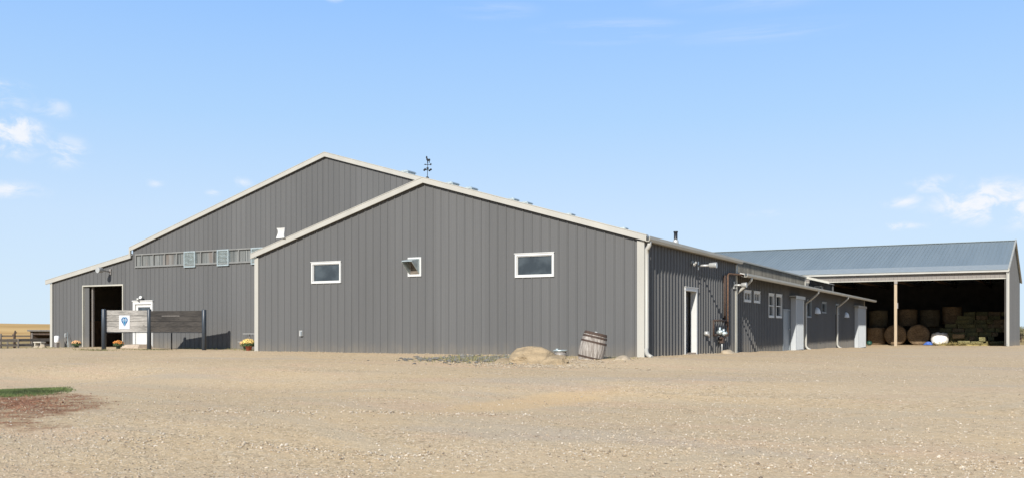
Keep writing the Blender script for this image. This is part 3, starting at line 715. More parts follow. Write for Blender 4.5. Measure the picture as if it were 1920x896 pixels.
# strip of clear corrugated panels with louvred vents
a0, a1, c0, c1 = strip
f = MB(); f.fframe(FRr, a0-.03, a1+.03, -.1, .04, c0-.03, c1+.03, .06)
a = a0+.45
while a < a1:
    f.fbox(FRr, a-.025, a+.025, -.07, .03, c0+.03, c1-.03); a += .82
f.fbox(FRr, a0-.05, a1+.05, .02, .075, c0-.055, c0-.031)
wst = f.build('window_strip', 'strip_frame', barn)
f = MB(); n = int((a1-a0)/.038)
for k in range(n):
    b0, b1 = a0+(a1-a0)*k/n, a0+(a1-a0)*(k+1)/n; o0 = -.05+.012*(k % 2); o1 = -.05+.012*((k+1) % 2)
    f.add([FRr(b0, o0, c0), FRr(b1, o1, c0), FRr(b1, o1, c1), FRr(b0, o0, c1)], [(0, 1, 2, 3)])
f.fbox(FRr, a0, a1, -.09, -.07, c0, c1)
f.build('clear_panel', 'clear_panel', wst)
for (l0, l1) in ((-25.92, -25.16), (-23.71, -22.96), (-21.55, -20.8)):
    f = MB(); f.fframe(FRr, l0, l1, -.05, .09, 3.78, 4.55, .055)
    lv = f.build('louvre_vent', 'galvanised', barn)
    f = MB()
    for k in range(11):
        z = 3.84+k*.062
        f.hexa([FRr(l0+.05, .075, z), FRr(l1-.05, .075, z), FRr(l1-.05, .035, z+.035), FRr(l0+.05, .035, z+.035), FRr(l0+.05, .08, z+.008), FRr(l1-.05, .08, z+.008), FRr(l1-.05, .04, z+.043), FRr(l0+.05, .04, z+.043)])
    f.fbox(FRr, l0+.05, l1-.05, .0, .02, 3.83, 4.5)
    f.build('louvre', 'galvanised', lv)

# ridge ventilators
for y in (12.8, 17.0, 19.0, 24.0, 25.8, 32.3, 42.4):
    f = MB(); f.box(RX-.22, RX+.22, y-.32, y+.32, RZ-.05, RZ+.11)
    f.prism([(RX-.28, RZ+.11), (RX+.28, RZ+.11), (RX+.16, RZ+.20), (RX-.16, RZ+.20)], 'y', y-.36, y+.36)
    f.build('ridge_vent', 'galvanised', barn)
# flue on the front wing's roof
f = MB(); f.tube([(-2, 9.03, 4.0), (-2, 9.03, 4.53)], .07, 14); f.tube([(-2, 9.03, 4.53), (-2, 9.03, 4.58)], .085, 14); flue = f.build('flue', 'black_metal', barn)
MB().tube([(-2, 9.03, 4.0), (-2, 9.03, 4.22), (-2, 9.03, 4.27)], [.12, .11, .08], 14).build('flashing_boot', 'alu_light', flue)
# end piece beyond the wing: short wall under a falling eave
f = MB(); f.hexa([(-4.69, 49.65, 4.72), (-2.9, 49.65, 4.28), (-2.9, 52, 4.28), (-4.69, 52, 4.72), (-4.69, 49.65, 4.80), (-2.9, 49.65, 4.36), (-2.9, 52, 4.36), (-4.69, 52, 4.80)])
f.build('link_roof', 'grey_roof', barn)
rake((-4.62, 49.63, 4.90), (-2.9, 49.63, 4.46), .16, m='trim_side')
FK = Frame((0, 51.2), (1, 0), (0, -1))
siding('link_wall', FK, -4.69, -2.95, -.9, [(-4.69, 4.70), (-2.95, 4.28)], [], 'siding', barn)
siding('link_wall', Frame((-2.95, 0), (0, 1), (1, 0)), 51.2, 52, -.9, [(51, 4.28), (52, 4.28)], [], 'siding', barn)
lf = empty('exhaust_fan', (-3.9, 51.1, 3.9), 'white square exhaust fan housing on the dark end wall above the low wing roof', 'fan')
f = MB(); f.fframe(FK, -4.25, -3.62, .03, .50, 3.55, 4.16, .05); f.build('housing', 'white_paint', lf)
f = MB(); f.fbox(FK, -4.2, -3.67, .05, .08, 3.6, 4.11); f.build('grille', 'black_metal', lf)

# ------------------------------------------------------------------ hay shed
shed = empty('hay_shed', (0, 52, -.5), 'open fronted hay shed with pale blue steel roof and tan header at the right', 'shed')
SX0, SX1 = -22.0, 9.30
def sh(x, y): return x + (y-52)*.0515, y      # the end wall runs a little to the right
zE, zRd, yB = 5.08, 8.06, 72.6; yM = 62.3
def P3(x, y, z): a, b = sh(x, y); return (a, b, z)
roof_slab([P3(SX0, 51.75, zE+.02), P3(SX1+.12, 51.75, zE+.02), P3(SX1+.12, yM, zRd), P3(SX0, yM, zRd)], .05, 'front_roof', 'blue_roof', shed)
roof_slab([P3(SX0, yM, zRd+.001), P3(SX1+.12, yM, zRd+.001), P3(SX1+.12, yB+.2, zE-.05), P3(SX0, yB+.2, zE-.05)], .05, 'back_roof', 'blue_roof', shed)
f = MB(); n = int((SX1-SX0)/.305)
for k in range(n+1):
    x = SX0+.05+k*.305
    f.bar(Vector(P3(x, 51.8, zE+.085)), Vector(P3(x, yM-.1, zRd+.05)), .05, .016)
f.build('roof_rib', 'blue_roof', shed)
f = MB(); f.bar(P3(SX0, 51.72, zE-.02), P3(SX1+.16, 51.72, zE-.02), .12, .12); f.build('eave_trim', 'trim', shed)
d_ = (zRd-zE)/(yM-51.75)
roof_slab([P3(SX0, 51.70, zE+.085), P3(SX1+.12, 51.70, zE+.085), P3(SX1+.12, 53.3, zE+.085+1.6*d_), P3(SX0, 53.3, zE+.085+1.6*d_)], .02, 'eave_sheet', 'eave_sheet', shed)
f = MB(); f.bar(P3(SX1+.15, 51.70, zE+.06), P3(SX1+.15, yM, zRd+.08), .10, .20); f.bar(P3(SX1+.15, yM, zRd+.08), P3(SX1+.15, yB+.25, zE), .10, .20); f.build('rake_trim', 'trim_side', shed)
f = MB(); f.bar(P3(SX0, yM, zRd+.09), P3(SX1+.1, yM, zRd+.09), .35, .05); f.build('ridge_cap', 'blue_roof', shed)
FH = Frame((0, 52), (1, 0), (0, -1))
siding('header', FH, SX0, SX1, 4.55, [(SX0, zE-.02), (SX1, zE-.02)], [], 'siding_tan', shed, inner='inner_wood')
MB().fbox(FH, SX0, SX1, -.1, .035, 4.50, 4.56).build('header_beam', 'trim_side', shed)
# end wall, back wall and the closed left end
eu = Vector((1.0615, 20.6)).normalized()
FE = Frame((SX1, 52), (eu.x, eu.y), (eu.y, -eu.x)); EL = 20.63
siding('end_wall', FE, 0, EL, -1.3, [(0, zE-.03), (EL/2, zRd-.02), (EL, zE-.12)], [], 'siding', shed)
FBk = Frame(sh(0, yB), (1, 0), (0, 1))
siding('back_wall', FBk, SX0-.5, SX1, -1.3, [(SX0-.5, zE+.04), (SX1, zE+.04)], [], 'siding', shed)
siding('left_wall', Frame((SX0, 52), (eu.x, eu.y), (-eu.y, eu.x)), 0, EL, -1.3, [(0, zE-.03), (EL/2, zRd-.02), (EL, zE-.12)], [], 'siding', shed)
siding('front_wall', FH, SX0, -4.9, -1.3, [(SX0, 4.5), (-4.9, 4.5)], [], 'siding', shed)
f = MB(); f.box(SX1-.02, SX1+.17, 51.90, 51.98, -.7, zE-.10); f.box(SX1+.175, SX1+.18, 51.9, 52.1, -.7, zE-.1); f.build('corner_trim', 'trim', shed)
f = MB(); f.tube([(SX1+.02, 51.80, zE-.10), (SX1+.02, 51.80, -.28), (SX1+.02, 51.72, -.40), (SX1+.02, 51.55, -.46)], .05, 8); f.build('downspout', 'trim', shed)
for x in (1.68, -10.0):
    f = MB(); f.box(x-.10, x+.10, 51.85, 52.1, -.9, 4.52); po = f.build('post', 'post_wood', shed)
f = MB(); f.box(1.60, 1.82, 51.78, 51.845, 4.28, 4.50); f.build('post_bracket', 'pipe_grey', shed)
f = MB(); f.box(1.785, 1.86, 51.8, 51.9, 2.35, 2.8); f.build('switch_box', 'pipe_grey', shed)
f = MB()
for x in range(-20, 10, 3):
    f.bar(P3(x, 52.15, zE-.15), P3(x, yM, zRd-.22), .06, .24); f.bar(P3(x, yM, zRd-.22), P3(x, yB-.1, zE-.25), .06, .24); f.bar(P3(x, 52.3, zE-.35), P3(x, yB-.2, zE-.35), .06, .2)
f.build('truss', 'inner_wood', shed)

# ------------------------------------------------------------------ hay
def round_bale_mesh(seed, rad=.88, ln=1.45, axis_='y', m='hay_round'):
    rnd = random.Random(seed); mb = MB(); n = 40; rings = 10
    prof = [(.001, -ln/2+.03)] + [(rad*q, -ln/2+.03*(1-q)*rnd.random()) for q in (.25, .5, .75, .93)] + [(rad, -ln/2+.07)]
    prof += [(rad*(1+.012*rnd.uniform(-1, 1)), -ln/2+.07+(ln-.14)*k/rings) for k in range(1, rings)]
    prof += [(rad, ln/2-.07)] + [(rad*q, ln/2-.02*rnd.random()) for q in (.93, .75, .5, .25)] + [(.001, ln/2-.03)]
    o = 0; vs = []
    for r, z in prof:
        for k in range(n):
            a = 2*math.pi*k/n; rr = r*(1+.018*mnoise.noise(Vector((math.cos(a)*2+seed, math.sin(a)*2, z*2)))+.012*rnd.uniform(-1, 1))
            x, y = rr*math.cos(a), rr*math.sin(a)
            if y < -rad*.93: y = -rad*.93
            vs.append((x, z, y) if axis_ == 'y' else ((z, x, y) if axis_ == 'x' else (x, y, z)))
    fs = [(i*n+k, i*n+(k+1) % n, (i+1)*n+(k+1) % n, (i+1)*n+k) for i in range(len(prof)-1) for k in range(n)]
    mb.add(vs, fs, True)
    o = mb.build('round_bale', m); return o
ZF = -.60
RB = [  # x, y, z centre, axis, label, material, radius
 (-.85, 61.6, ZF+.74, 'z', 'brown round hay bale standing on end at the left of the shed opening', 'hay_round', .76),
 (.78, 61.4, ZF+.84, 'y', 'brown round bale on the shed floor half hidden by the wooden post', 'hay_round', .90),
 (2.62, 61.3, ZF+.84, 'y', 'brown round bale showing its coiled face just right of the wooden post', 'hay_round', .90),
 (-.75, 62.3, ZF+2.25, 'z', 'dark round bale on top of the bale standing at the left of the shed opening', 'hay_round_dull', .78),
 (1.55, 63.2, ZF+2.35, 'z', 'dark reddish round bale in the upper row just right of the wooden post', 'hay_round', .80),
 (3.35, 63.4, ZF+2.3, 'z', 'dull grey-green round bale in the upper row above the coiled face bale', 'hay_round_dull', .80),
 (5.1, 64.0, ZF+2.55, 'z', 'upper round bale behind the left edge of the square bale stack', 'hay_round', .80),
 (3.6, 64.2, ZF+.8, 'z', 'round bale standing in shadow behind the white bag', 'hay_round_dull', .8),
]
for i, (x, y, z, ax, lb, m, rad) in enumerate(RB):
    o = round_bale_mesh(i+3, rad, 1.5, ax, m); o.location = (x, y, z); tag(o, lb, 'hay bale', 'round hay bales in the shed')
def square_mesh(seed, m):
    rnd = random.Random(seed); L, Wd, H = .92, .46, .36; mb = MB(); nx_, ny_, nz_ = 8, 4, 4
    idx = {}; vs = []; fs = []
    def vid(i, j, k):
        if (i, j, k) not in idx:
            x, y, z = (i/nx_-.5)*L, (j/ny_-.5)*Wd, (k/nz_-.5)*H
            e = (i in (0, nx_)) + (j in (0, ny_)) + (k in (0, nz_)); s = 1-.035*(e-1)
            if i in (3, 6): s *= .965
            idx[(i, j, k)] = len(vs)
            vs.append((x*(1-.02*(e-1))+rnd.uniform(-.012, .012), y*s+rnd.uniform(-.012, .012), z*s+rnd.uniform(-.012, .012)))
        return idx[(i, j, k)]
    for i in range(nx_):
        for j in range(ny_):
            for k in (0, nz_): fs.append((vid(i, j, k), vid(i+1, j, k), vid(i+1, j+1, k), vid(i, j+1, k)))
    for i in range(nx_):
        for k in range(nz_):
            for j in (0, ny_): fs.append((vid(i, j, k), vid(i+1, j, k), vid(i+1, j, k+1), vid(i, j, k+1)))
    for j in range(ny_):
        for k in range(nz_):
            for i in (0, nx_): fs.append((vid(i, j, k), vid(i, j+1, k), vid(i, j+1, k+1), vid(i, j, k+1)))
    mb.add(vs, fs); return mb.build('square_bale', m)
ordn = ['lowest', 'second', 'third', 'fourth', 'fifth', 'sixth', 'seventh', 'eighth']
cntn = ['first', 'second', 'third', 'fourth', 'fifth', 'sixth', 'seventh', 'eighth', 'ninth', 'tenth']
protos = [square_mesh(k, m) for k, m in enumerate(['hay_olive', 'hay_brown', 'hay_green', 'hay_olive', 'hay_brown'])]
used = [False]*5
def put_bale(k, loc, rz, rx=0, ry=0, label=''):
    if not used[k]: o = protos[k]; used[k] = True
    else: o = protos[k].copy(); COL.objects.link(o)
    o.location = loc; o.rotation_euler = (rx, ry, rz)
    tag(o, label, 'hay bale', 'square hay bales in the jumbled stack'); return o
rnd = random.Random(11)
nrow = [7, 7, 7, 7, 6, 6, 5, 4]; start = [4.3, 4.1, 3.9, 4.2, 4.6, 5.4, 5.5, 6.0]
for r in range(8):
    x = start[r]; q = 0
    while q < nrow[r] and x < 9.3:
        endon = rnd.random() < .35
        wdt = .46 if endon else .92
        x += wdt/2 + rnd.uniform(0, .04)
        y = 61.1 + r*.38 + rnd.uniform(-.18, .22)
        side_ = ' end-on' if endon else ''
        k_ = rnd.choice([0, 0, 1, 2, 3, 4])
        put_bale(k_, (x, y, ZF+.18+r*.355+rnd.uniform(-.02, .02)), (math.pi/2 if endon else 0)+rnd.uniform(-.13, .13), rnd.uniform(-.05, .05), rnd.uniform(-.05, .05),
                 'square hay bale%s, %s from the left in the %s layer of the jumbled stack' % (side_, cntn[q], ordn[r]))
        x += wdt/2; q += 1
for j, (x, y, z, k, rz, lb) in enumerate([
    (6.15, 60.0, ZF+.2, 2, .1, 'pale green square bale lying broken on the floor left of the upright one'),
    (7.15, 60.0, ZF+.16, 2, -.06, 'flattened green square bale on the floor under the small upright bale'),
    (7.55, 60.1, ZF+.52, 2, 1.5, 'small bright yellow-green bale set end-on upon the fallen ones in front of the stack'),
    (8.25, 60.1, ZF+.16, 2, .05, 'green square bale on the floor nearest the right side wall of the shed'),
    (5.75, 60.4, ZF+.75, 1, -.1, 'tan square bale jutting out of the stack above the fallen green ones')]):
    put_bale(k, (x, y, z), rz, label=lb)
# loose hay on the floor
mb = MB()
for i in range(2600):
    x = rnd.gauss(6.3, 1.5); y = 59.4+abs(rnd.gauss(0, .5)); x = min(max(x, 3.9), 9.1)
    z = ZF + abs(rnd.gauss(0, .09)) + .02; a = rnd.uniform(0, math.pi); l = rnd.uniform(.08, .22); t = rnd.uniform(-.05, .12)
    d = Vector((math.cos(a)*l, math.sin(a)*l, t)); p = Vector((x, y, z)); w_ = Vector((-d.y, d.x, 0)).normalized()*.012
    mb.add([p-w_, p+w_, p+d+w_, p+d-w_], [(0, 1, 2, 3)])
for i in range(9):
    x = 4.6+i*.5+rnd.uniform(-.1, .1); vs = []
    mb.lathe([(.5, 0), (.42, .09), (.25, .17), (.02, .21)], (x, 59.9+rnd.uniform(-.2, .2), ZF-.02), 14)
tag(mb.build('loose_hay', 'loose_hay'), kind='stuff')
# white bulk bag
mb = MB(); n = 28; prof = [(.30, 0), (.50, .05), (.60, .25), (.64, .55), (.62, .85), (.52, 1.08), (.44, 1.15), (.02, 1.10)]
o0 = len(mb.v); vs = []
for (r, z) in prof:
    for k in range(n):
        a = 2*math.pi*k/n; rr = r*(1+.10*mnoise.noise(Vector((math.cos(a)*1.6, math.sin(a)*1.6, z*2.2)))+.04*mnoise.noise(Vector((math.cos(a)*6, math.sin(a)*6, z*3))))
        zz = z*(.9+.12*mnoise.noise(Vector((math.cos(a)*2, math.sin(a)*2, 8))))
        vs.append((4.33+rr*1.08*math.cos(a), 60.2+rr*math.sin(a), ZF+zz))
mb.add(vs, [(i*n+k, i*n+(k+1) % n, (i+1)*n+(k+1) % n, (i+1)*n+k) for i in range(len(prof)-1) for k in range(n)], True)
tag(mb.build('bulk_bag', 'bag_white', origin=(4.33, 60.2, ZF)), 'slumped white bulk bag on the shed floor between round and square bales', 'bag')
mb = MB(); vs = []; NX, NY = 12, 7
for j in range(NY):
    for i in range(NX):
        u, v = i/(NX-1), j/(NY-1); hh = .24*math.sin(u*math.pi)*math.sin(v*math.pi)*(1+.9*mnoise.noise(Vector((u*5, v*5, 1))))
        vs.append((3.05+u*.85, 59.6+v*.7, ZF+.01+max(0, hh)+.03*rnd.random()))
mb.add(vs, [(j*NX+i, j*NX+i+1, (j+1)*NX+i+1, (j+1)*NX+i) for j in range(NY-1) for i in range(NX-1)])
tg = mb.build('tarp', 'blue_tarp', origin=(3.4, 59.9, ZF)); tag(tg, 'crumpled blue tarp on the floor beside the white bag', 'tarp')
mb = MB(); mb.lathe([(.08, 0), (.20, .05), (.24, .16), (.20, .30), (.08, .38), (.01, .40)], (-1.0, 58.0, -.62), 18)
tag(mb.build('plastic_tub', 'green_plastic', origin=(-1.0, 58.0, -.62)), 'round dark green tub on the ground at the end of the low wing', 'tub')

# ------------------------------------------------------------------ lamps
def arm_lamp(name, F, a, z, label, reach=.62, r=.085, m='alu_light', tiltz=0.0):
    p = F(a, 0, z); e = empty(name, p, label, 'lamp', 'cylinder lamps on wall arms')
    f = MB(); q0, q1 = F(a, .025, z), F(a, reach*.66, z+tiltz)
    f.tube([q0, q1], .04, 10); f.build('arm', m, e)
    f = MB(); f.fbox(F, a-.06, a+.06, .02, .05, z-.14, z+.14); f.build('wall_plate', m, e)
    f = MB(); f.tube([F(a, reach*.62, z+tiltz), F(a, reach*.66, z+tiltz), F(a, reach, z+tiltz), F(a, reach+.02, z+tiltz)], [r*.7, r, r*1.15, r*1.2], 14); f.build('lamp_head', m, e)
    return e
arm_lamp('wall_lamp', FS, 5.24, 2.97, 'long white arm lamp jutting from the side wall right of the half open door', .66)
arm_lamp('wall_lamp', FS, 9.95, 2.50, 'white arm lamp by the rusty pipe at the corner downspout', .50)
def flood(F, a, z, label, s=1.0):
    e = empty('flood_lamp', F(a, 0, z), label, 'lamp', 'twin flood lamps')
    f = MB(); f.fbox(F, a-.07*s, a+.07*s, .02, .09, z-.05*s, z+.09*s); f.build('base', 'alu_light', e)
    for sgn in (-1, 1):
        f = MB(); p = F(a+sgn*.09*s, .10, z-.02); q = F(a+sgn*.15*s, .28*s, z-.12*s if sgn < 0 else z+.02)
        f.tube([p, p.lerp(q, .3), q], [.035*s, .05*s, .085*s], 12); f.build('lamp_head', 'alu_light', e)
    return e
flood(FS, 4.5, 3.02, 'small twin flood lamp above the half open side door', .62)
flood(FL, 11.0, 2.33, 'small twin flood lamp under the eave beside the corner downspout', .6)
flood(FRr, -28.92, 2.36, 'twin flood lamp over the white man door behind the sign', .85)
# gooseneck on the gable
e = empty('wall_lamp', (-31.2, 6.5, 3.75), 'round headed arm lamp above the big dark doorway on the left gable', 'lamp', 'cylinder lamps on wall arms')
f = MB(); f.tube([(-31.27, 6.46, 3.72), (-31.27, 5.98, 3.78)], .032, 8); f.box(-31.33, -31.21, 6.44, 6.48, 3.58, 3.88); f.build('arm', 'pipe_grey', e)
f = MB(); f.tube([(-31.27, 6.02, 3.78), (-31.27, 5.98, 3.78), (-31.27, 5.72, 3.79), (-31.27, 5.70, 3.79)], [.08, .12, .15, .155], 16); f.build('lamp_head', 'alu_light', e)
# hooded half-dome lights under the wing eave
for a, z, lb in ((29.16, 1.66, 'white half dome hood light on the low wing between the downspouts'), (40.0, 1.55, 'white half dome hood light on the low wing left of the far sliding door')):
    e = empty('hood_lamp', FL(a, 0, z), lb, 'lamp', 'half dome hood lights')
    f = MB(); n = 14; vs = []; fs = []
    for i in range(6):
        th = R(90)*i/5
        for k in range(n+1):
            ph = math.pi*k/n
            vs.append(FL(a-.42*math.cos(ph)*math.cos(th), .02+.24*math.sin(ph)*math.cos(th), z+.38*math.sin(th)))
    fs = [(i*(n+1)+k, i*(n+1)+k+1, (i+1)*(n+1)+k+1, (i+1)*(n+1)+k) for i in range(5) for k in range(n)]
    f.add(vs, fs, True); f.fbox(FL, a-.42, a+.42, .0, .03, z, z+.05); f.build('hood', 'white_paint', e)
    MB().fbox(FL, a-.15, a+.15, .04, .15, z-.02, z+.06).build('lamp', 'alu_light', e)

# ------------------------------------------------------------------ gas meter, pipes, small boxes
gm = empty('gas_meter', (.15, 7.8, 0), 'grey gas regulators and rusty pipework on the side wall right of the door', 'gas meter')
f = MB(); f.tube([(.10, 8.80, .57), (.10, 8.80, 2.84), (.12, 8.86, 2.88), (.16, 10.35, 2.92), (.30, 10.6, 2.92)], .032, 8); f.tube([(.10, 8.80, .57), (.12, 8.2, .57)], .03, 8); f.build('riser_pipe', 'rust', gm)
f = MB(); f.tube([(.08, 8.45, 1.15), (.08, 8.45, 2.80)], .05, 8); f.build('shade_band', 'rust_dark', gm)  # dark tube put in for the shaded band beside the riser
f = MB(); f.tube([(.10, 6.98, 1.12), (.10, 8.6, 1.13)], .035, 8); f.tube([(.10, 6.9, .58), (.10, 6.9, 1.14)], .035, 8); f.tube([(.10, 6.9, .60), (.12, 7.6, .60)], .035, 8); f.tube([(.10, 8.6, .95), (.10, 8.6, 1.13)], .04, 8); f.build('manifold', 'rust_dark', gm)
f = MB(); f.tube([(.14, 7.85, -.1), (.14, 7.85, .45)], .03, 8); f.build('feed_pipe', 'alu_light', gm)
for (yy, zz, r_) in ((7.5, .70, .10), (8.0, .64, .09)):
    f = MB(); f.lathe([(.05, -.12), (r_*.6, -.07), (r_, -.02), (r_, .02), (r_*.6, .07), (.05, .13)], (.16, yy, zz), 14, Matrix.Rotation(R(75), 3, 'Y')); f.tube([(.16, yy, zz), (.16, yy, zz+.18)], .045, 8); f.build('regulator', 'galvanised', gm)
f = MB(); f.tube([(.15, 7.62, .5), (.15, 8.2, .5)], .05, 8); f.box(.08, .22, 7.75, 7.95, .3, .5); f.build('valve', 'rust_dark', gm)
ob = empty('junction_box', (0, 6.06, .6), 'small round white fitting on the side wall between door and gas meter', 'fitting')
f = MB(); f.tube([(.02, 6.06, .66), (.16, 6.06, .66)], [.085, .075], 12); f.build('cover', 'alu_light', ob)
f = MB(); f.tube([(.16, 6.06, .66), (.17, 6.12, .52)], .03, 8); f.build('spout', 'pipe_grey', ob)
for (F_, a_, z_, lb) in ((FF, -12.86, .66, 'small white outlet box low on the front wall below the left window'), (FRr, -34.75, .46, 'small white switch box on the gable wall near the left corner')):
    e = empty('outlet_box', F_(a_, 0, z_), lb, 'outlet')
    f = MB(); f.fbox(F_, a_-.07, a_+.07, .02, .09, z_-.1, z_+.1); f.build('box', 'alu_light', e)
    f = MB(); f.fbox(F_, a_+.0, a_+.06, .09, .12, z_-.08, z_+.07); f.build('cover', 'grey_door', e)

# panel antenna on the rake
e = empty('antenna', (-13.65, -.15, 4.15), 'white curved antenna panel on the lower left rake of the front gable', 'antenna')
f = MB(); vs = []
for j in range(7):
    for i in range(7):
        u, v = i/6-.5, j/6-.5; x = u*.33*(1+.25*v*v*4-.1); vs.append((-13.66+x+.02*math.sin(v*5), -.20-.10*(u*u+v*v)*1.2, 4.25+v*.36))
n0 = len(vs); vs += [(a, b+.03, c) for a, b, c in vs]
fs = [(j*7+i, j*7+i+1, (j+1)*7+i+1, (j+1)*7+i) for j in range(6) for i in range(6)]
fs += [tuple(k+n0 for k in f_) for f_ in fs]
rim = [i for i in range(7)] + [j*7+6 for j in range(1, 7)] + [42+i for i in range(5, -1, -1)] + [j*7 for j in range(5, 0, -1)]
fs += [(rim[i], rim[(i+1) % len(rim)], rim[(i+1) % len(rim)]+n0, rim[i]+n0) for i in range(len(rim))]
f.add(vs, fs, False); f.build('dish', 'white_paint', e)
f = MB(); f.tube([(-13.66, -.1, 3.98), (-13.66, -.14, 4.22)], .02, 6); f.build('bracket', 'pipe_grey', e)

# weather vane on the front ridge
wx, wy, wz = -7.56, .05, zr(FX)+.07
e = empty('weather_vane', (wx, wy, wz), 'black weather vane with animal figure on the front gable ridge', 'weather vane')
f = MB(); f.tube([(wx, wy, wz-.03), (wx, wy, wz+.05)], [.07, .04], 10); f.tube([(wx, wy, wz), (wx+.02, wy, wz+.60)], .010, 8); f.build('pole', 'black_metal', e)
f = MB(); zc = wz+.28
f.tube([(wx-.12, wy+.0, zc), (wx+.14, wy, zc-.01)], .008, 6); f.tube([(wx, wy-.13, zc), (wx, wy+.13, zc)], .008, 6)
for dx_, dy_ in ((-.12, 0), (.14, 0), (0, -.13), (0, .13)):
    f.lathe([(.001, -.035), (.03, -.02), (.036, 0), (.03, .02), (.001, .035)], (wx+dx_, wy+dy_, zc), 8)
f.lathe([(.001, -.04), (.035, -.02), (.04, 0), (.03, .03), (.001, .045)], (wx+.01, wy, zc+.05), 10); f.build('compass_arms', 'black_metal', e)
f = MB(); za = wz+.45; f.tube([(wx-.09, wy, za+.01), (wx+.15, wy, za-.01)], .010, 6)
f.add([(wx-.13, wy-.006, za+.01), (wx-.07, wy-.006, za+.035), (wx-.07, wy-.006, za-.015), (wx-.13, wy+.006, za+.01), (wx-.07, wy+.006, za+.035), (wx-.07, wy+.006, za-.015)], [(0, 1, 2), (3, 5, 4), (0, 3, 4, 1), (1, 4, 5, 2), (2, 5, 3, 0)])
f.box(wx+.11, wx+.16, wy-.005, wy+.005, za-.03, za+.03); f.build('arrow', 'black_metal', e)
f = MB(); zb_ = wz+.48
out = [(-.06, .22), (-.035, .26), (-.005, .245), (.0, .19), (.03, .155), (.09, .16), (.115, .13), (.105, .09), (.09, .10), (.085, .02), (.07, .02), (.065, .085), (.02, .08), (.015, .01), (0, .01), (-.005, .09), (-.035, .13), (-.04, .18)]
f.prism([(wx+a, zb_+b) for a, b in out], 'y', wy-.008, wy+.008); f.build('figure', 'black_metal', e)

# ------------------------------------------------------------------ the L-shaped board sign
Mp, Lp, Rp = Vector((-25.55, 4.06, 0)), Vector((-26.4, 2.3, 0)), Vector((-22.72, 4.70, 0))
sg = empty('board_sign', (-25.55, 4.06, -.13), 'angled plank sign on dark posts with a white poster, before the left gable', 'sign')
for p, h_ in ((Mp, 1.72), (Lp, 1.70), (Rp, 1.68)):
    f = MB(); f.tube([(p.x, p.y, -.4), (p.x, p.y, h_-.02), (p.x, p.y, h_)], [.10, .10, .085], 16); f.build('post', 'navy_post', sg)
def board(a, b, z0, z1, m, name):
    d = (b-a).normalized(); n = Vector((d.y, -d.x, 0)); a = a+d*.10; b = b-d*.10
    L = (b-a).length; f = MB(); rows_ = 4; hh = (z1-z0)/rows_
    for k in range(rows_):
        za, zb2 = z0+k*hh+.007, z0+(k+1)*hh-.007; o_ = .003*((k*7) % 3)
        q = [a+n*(.03+o_), b+n*(.03+o_), b-n*.03, a-n*.03]
        f.hexa([(v.x, v.y, za) for v in q] + [(v.x, v.y, zb2) for v in q])
    ob_ = f.build(name, m, sg)
    f = MB(); q = [a+n*.015, b+n*.015, b-n*.02, a-n*.02]; f.hexa([(v.x, v.y, z0+.01) for v in q] + [(v.x, v.y, z1-.01) for v in q]); f.build('backing', 'black_metal', sg)
    f = MB()
    for zq in (z0-.035,): 
        q = [a+n*.045, b+n*.045, b-n*.045, a-n*.045]; f.hexa([(v.x, v.y, zq) for v in q] + [(v.x, v.y, z0-.001) for v in q])
    f.build('bottom_rail', 'black_metal', sg)
    return ob_, a, b, n, d
pb, pa, pbb, pn, pd = board(Lp, Mp, .66, 1.66, 'plank_pale', 'plank_board'); pb['label'] = 'pale weathered plank board'
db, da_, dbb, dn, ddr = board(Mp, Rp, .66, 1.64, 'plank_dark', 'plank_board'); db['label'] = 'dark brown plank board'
# plank-edge glint put in as a faint pale strip on the dark board
f = MB(); q0 = da_+ddr*.6+dn*.044; q1 = da_+ddr*1.55+dn*.044; f.bar((q0.x, q0.y, 1.40), (q1.x, q1.y, 1.40), .006, .02); f.build('plank_glint', 'pipe_grey', sg)
# white poster with a faceted blue gem
po0 = pa+pd*.54; wP = .45
def onp(u, v, d=.045): 
    p = po0+pd*u+pn*d; return (p.x, p.y, v)
f = MB(); f.add([onp(0, .80), onp(wP, .80), onp(wP, 1.42), onp(0, 1.42), onp(0, .80, .034), onp(wP, .80, .034), onp(wP, 1.42, .034), onp(0, 1.42, .034)], [(0, 1, 2, 3), (7, 6, 5, 4), (0, 4, 5, 1), (1, 5, 6, 2), (2, 6, 7, 3), (3, 7, 4, 0)])
poster = f.build('poster', 'poster', sg)
gcx, gcz, gs = wP/2, 1.13, 1.0
def gem(tris, m, name):
    f = MB()
    for tr in tris:
        n_ = len(tr); vs = [onp(gcx+a*.92, gcz+b*1.3, .050) for a, b in tr] + [onp(gcx+a*.92, gcz+b*1.3, .0455) for a, b in tr]
        f.add(vs, [tuple(range(n_)), tuple(range(2*n_-1, n_-1, -1))] + [(i, (i+1) % n_, (i+1) % n_+n_, i+n_) for i in range(n_)])
    return f.build(name, m, sg)
gem([[(-.165, .075), (-.10, .155), (-.065, .085)], [(-.05, .09), (0, .165), (.05, .09)], [(.165, .075), (.10, .155), (.065, .085)], [(-.15, .03), (-.07, .03), (-.02, -.15)], [(.15, .03), (.07, .03), (.02, -.15)]], 'gem_blue', 'gem_facet')
gem([[(-.09, .16), (-.015, .17), (-.055, .105)], [(.09, .16), (.015, .17), (.055, .105)], [(-.055, .03), (.055, .03), (0, -.165)], [(-.17, .06), (-.06, .07), (-.06, .045), (-.165, .04)], [(.17, .06), (.06, .07), (.06, .045), (.165, .04)], [(-.045, .075), (.045, .075), (.045, .045), (-.045, .045)]], 'gem_light', 'gem_facet')
# thin prop behind the boards
f = MB(); f.tube([(-25.15, 5.0, -.3), (-25.15, 5.0, .95)], .03, 8); f.build('back_prop', 'black_metal', sg)

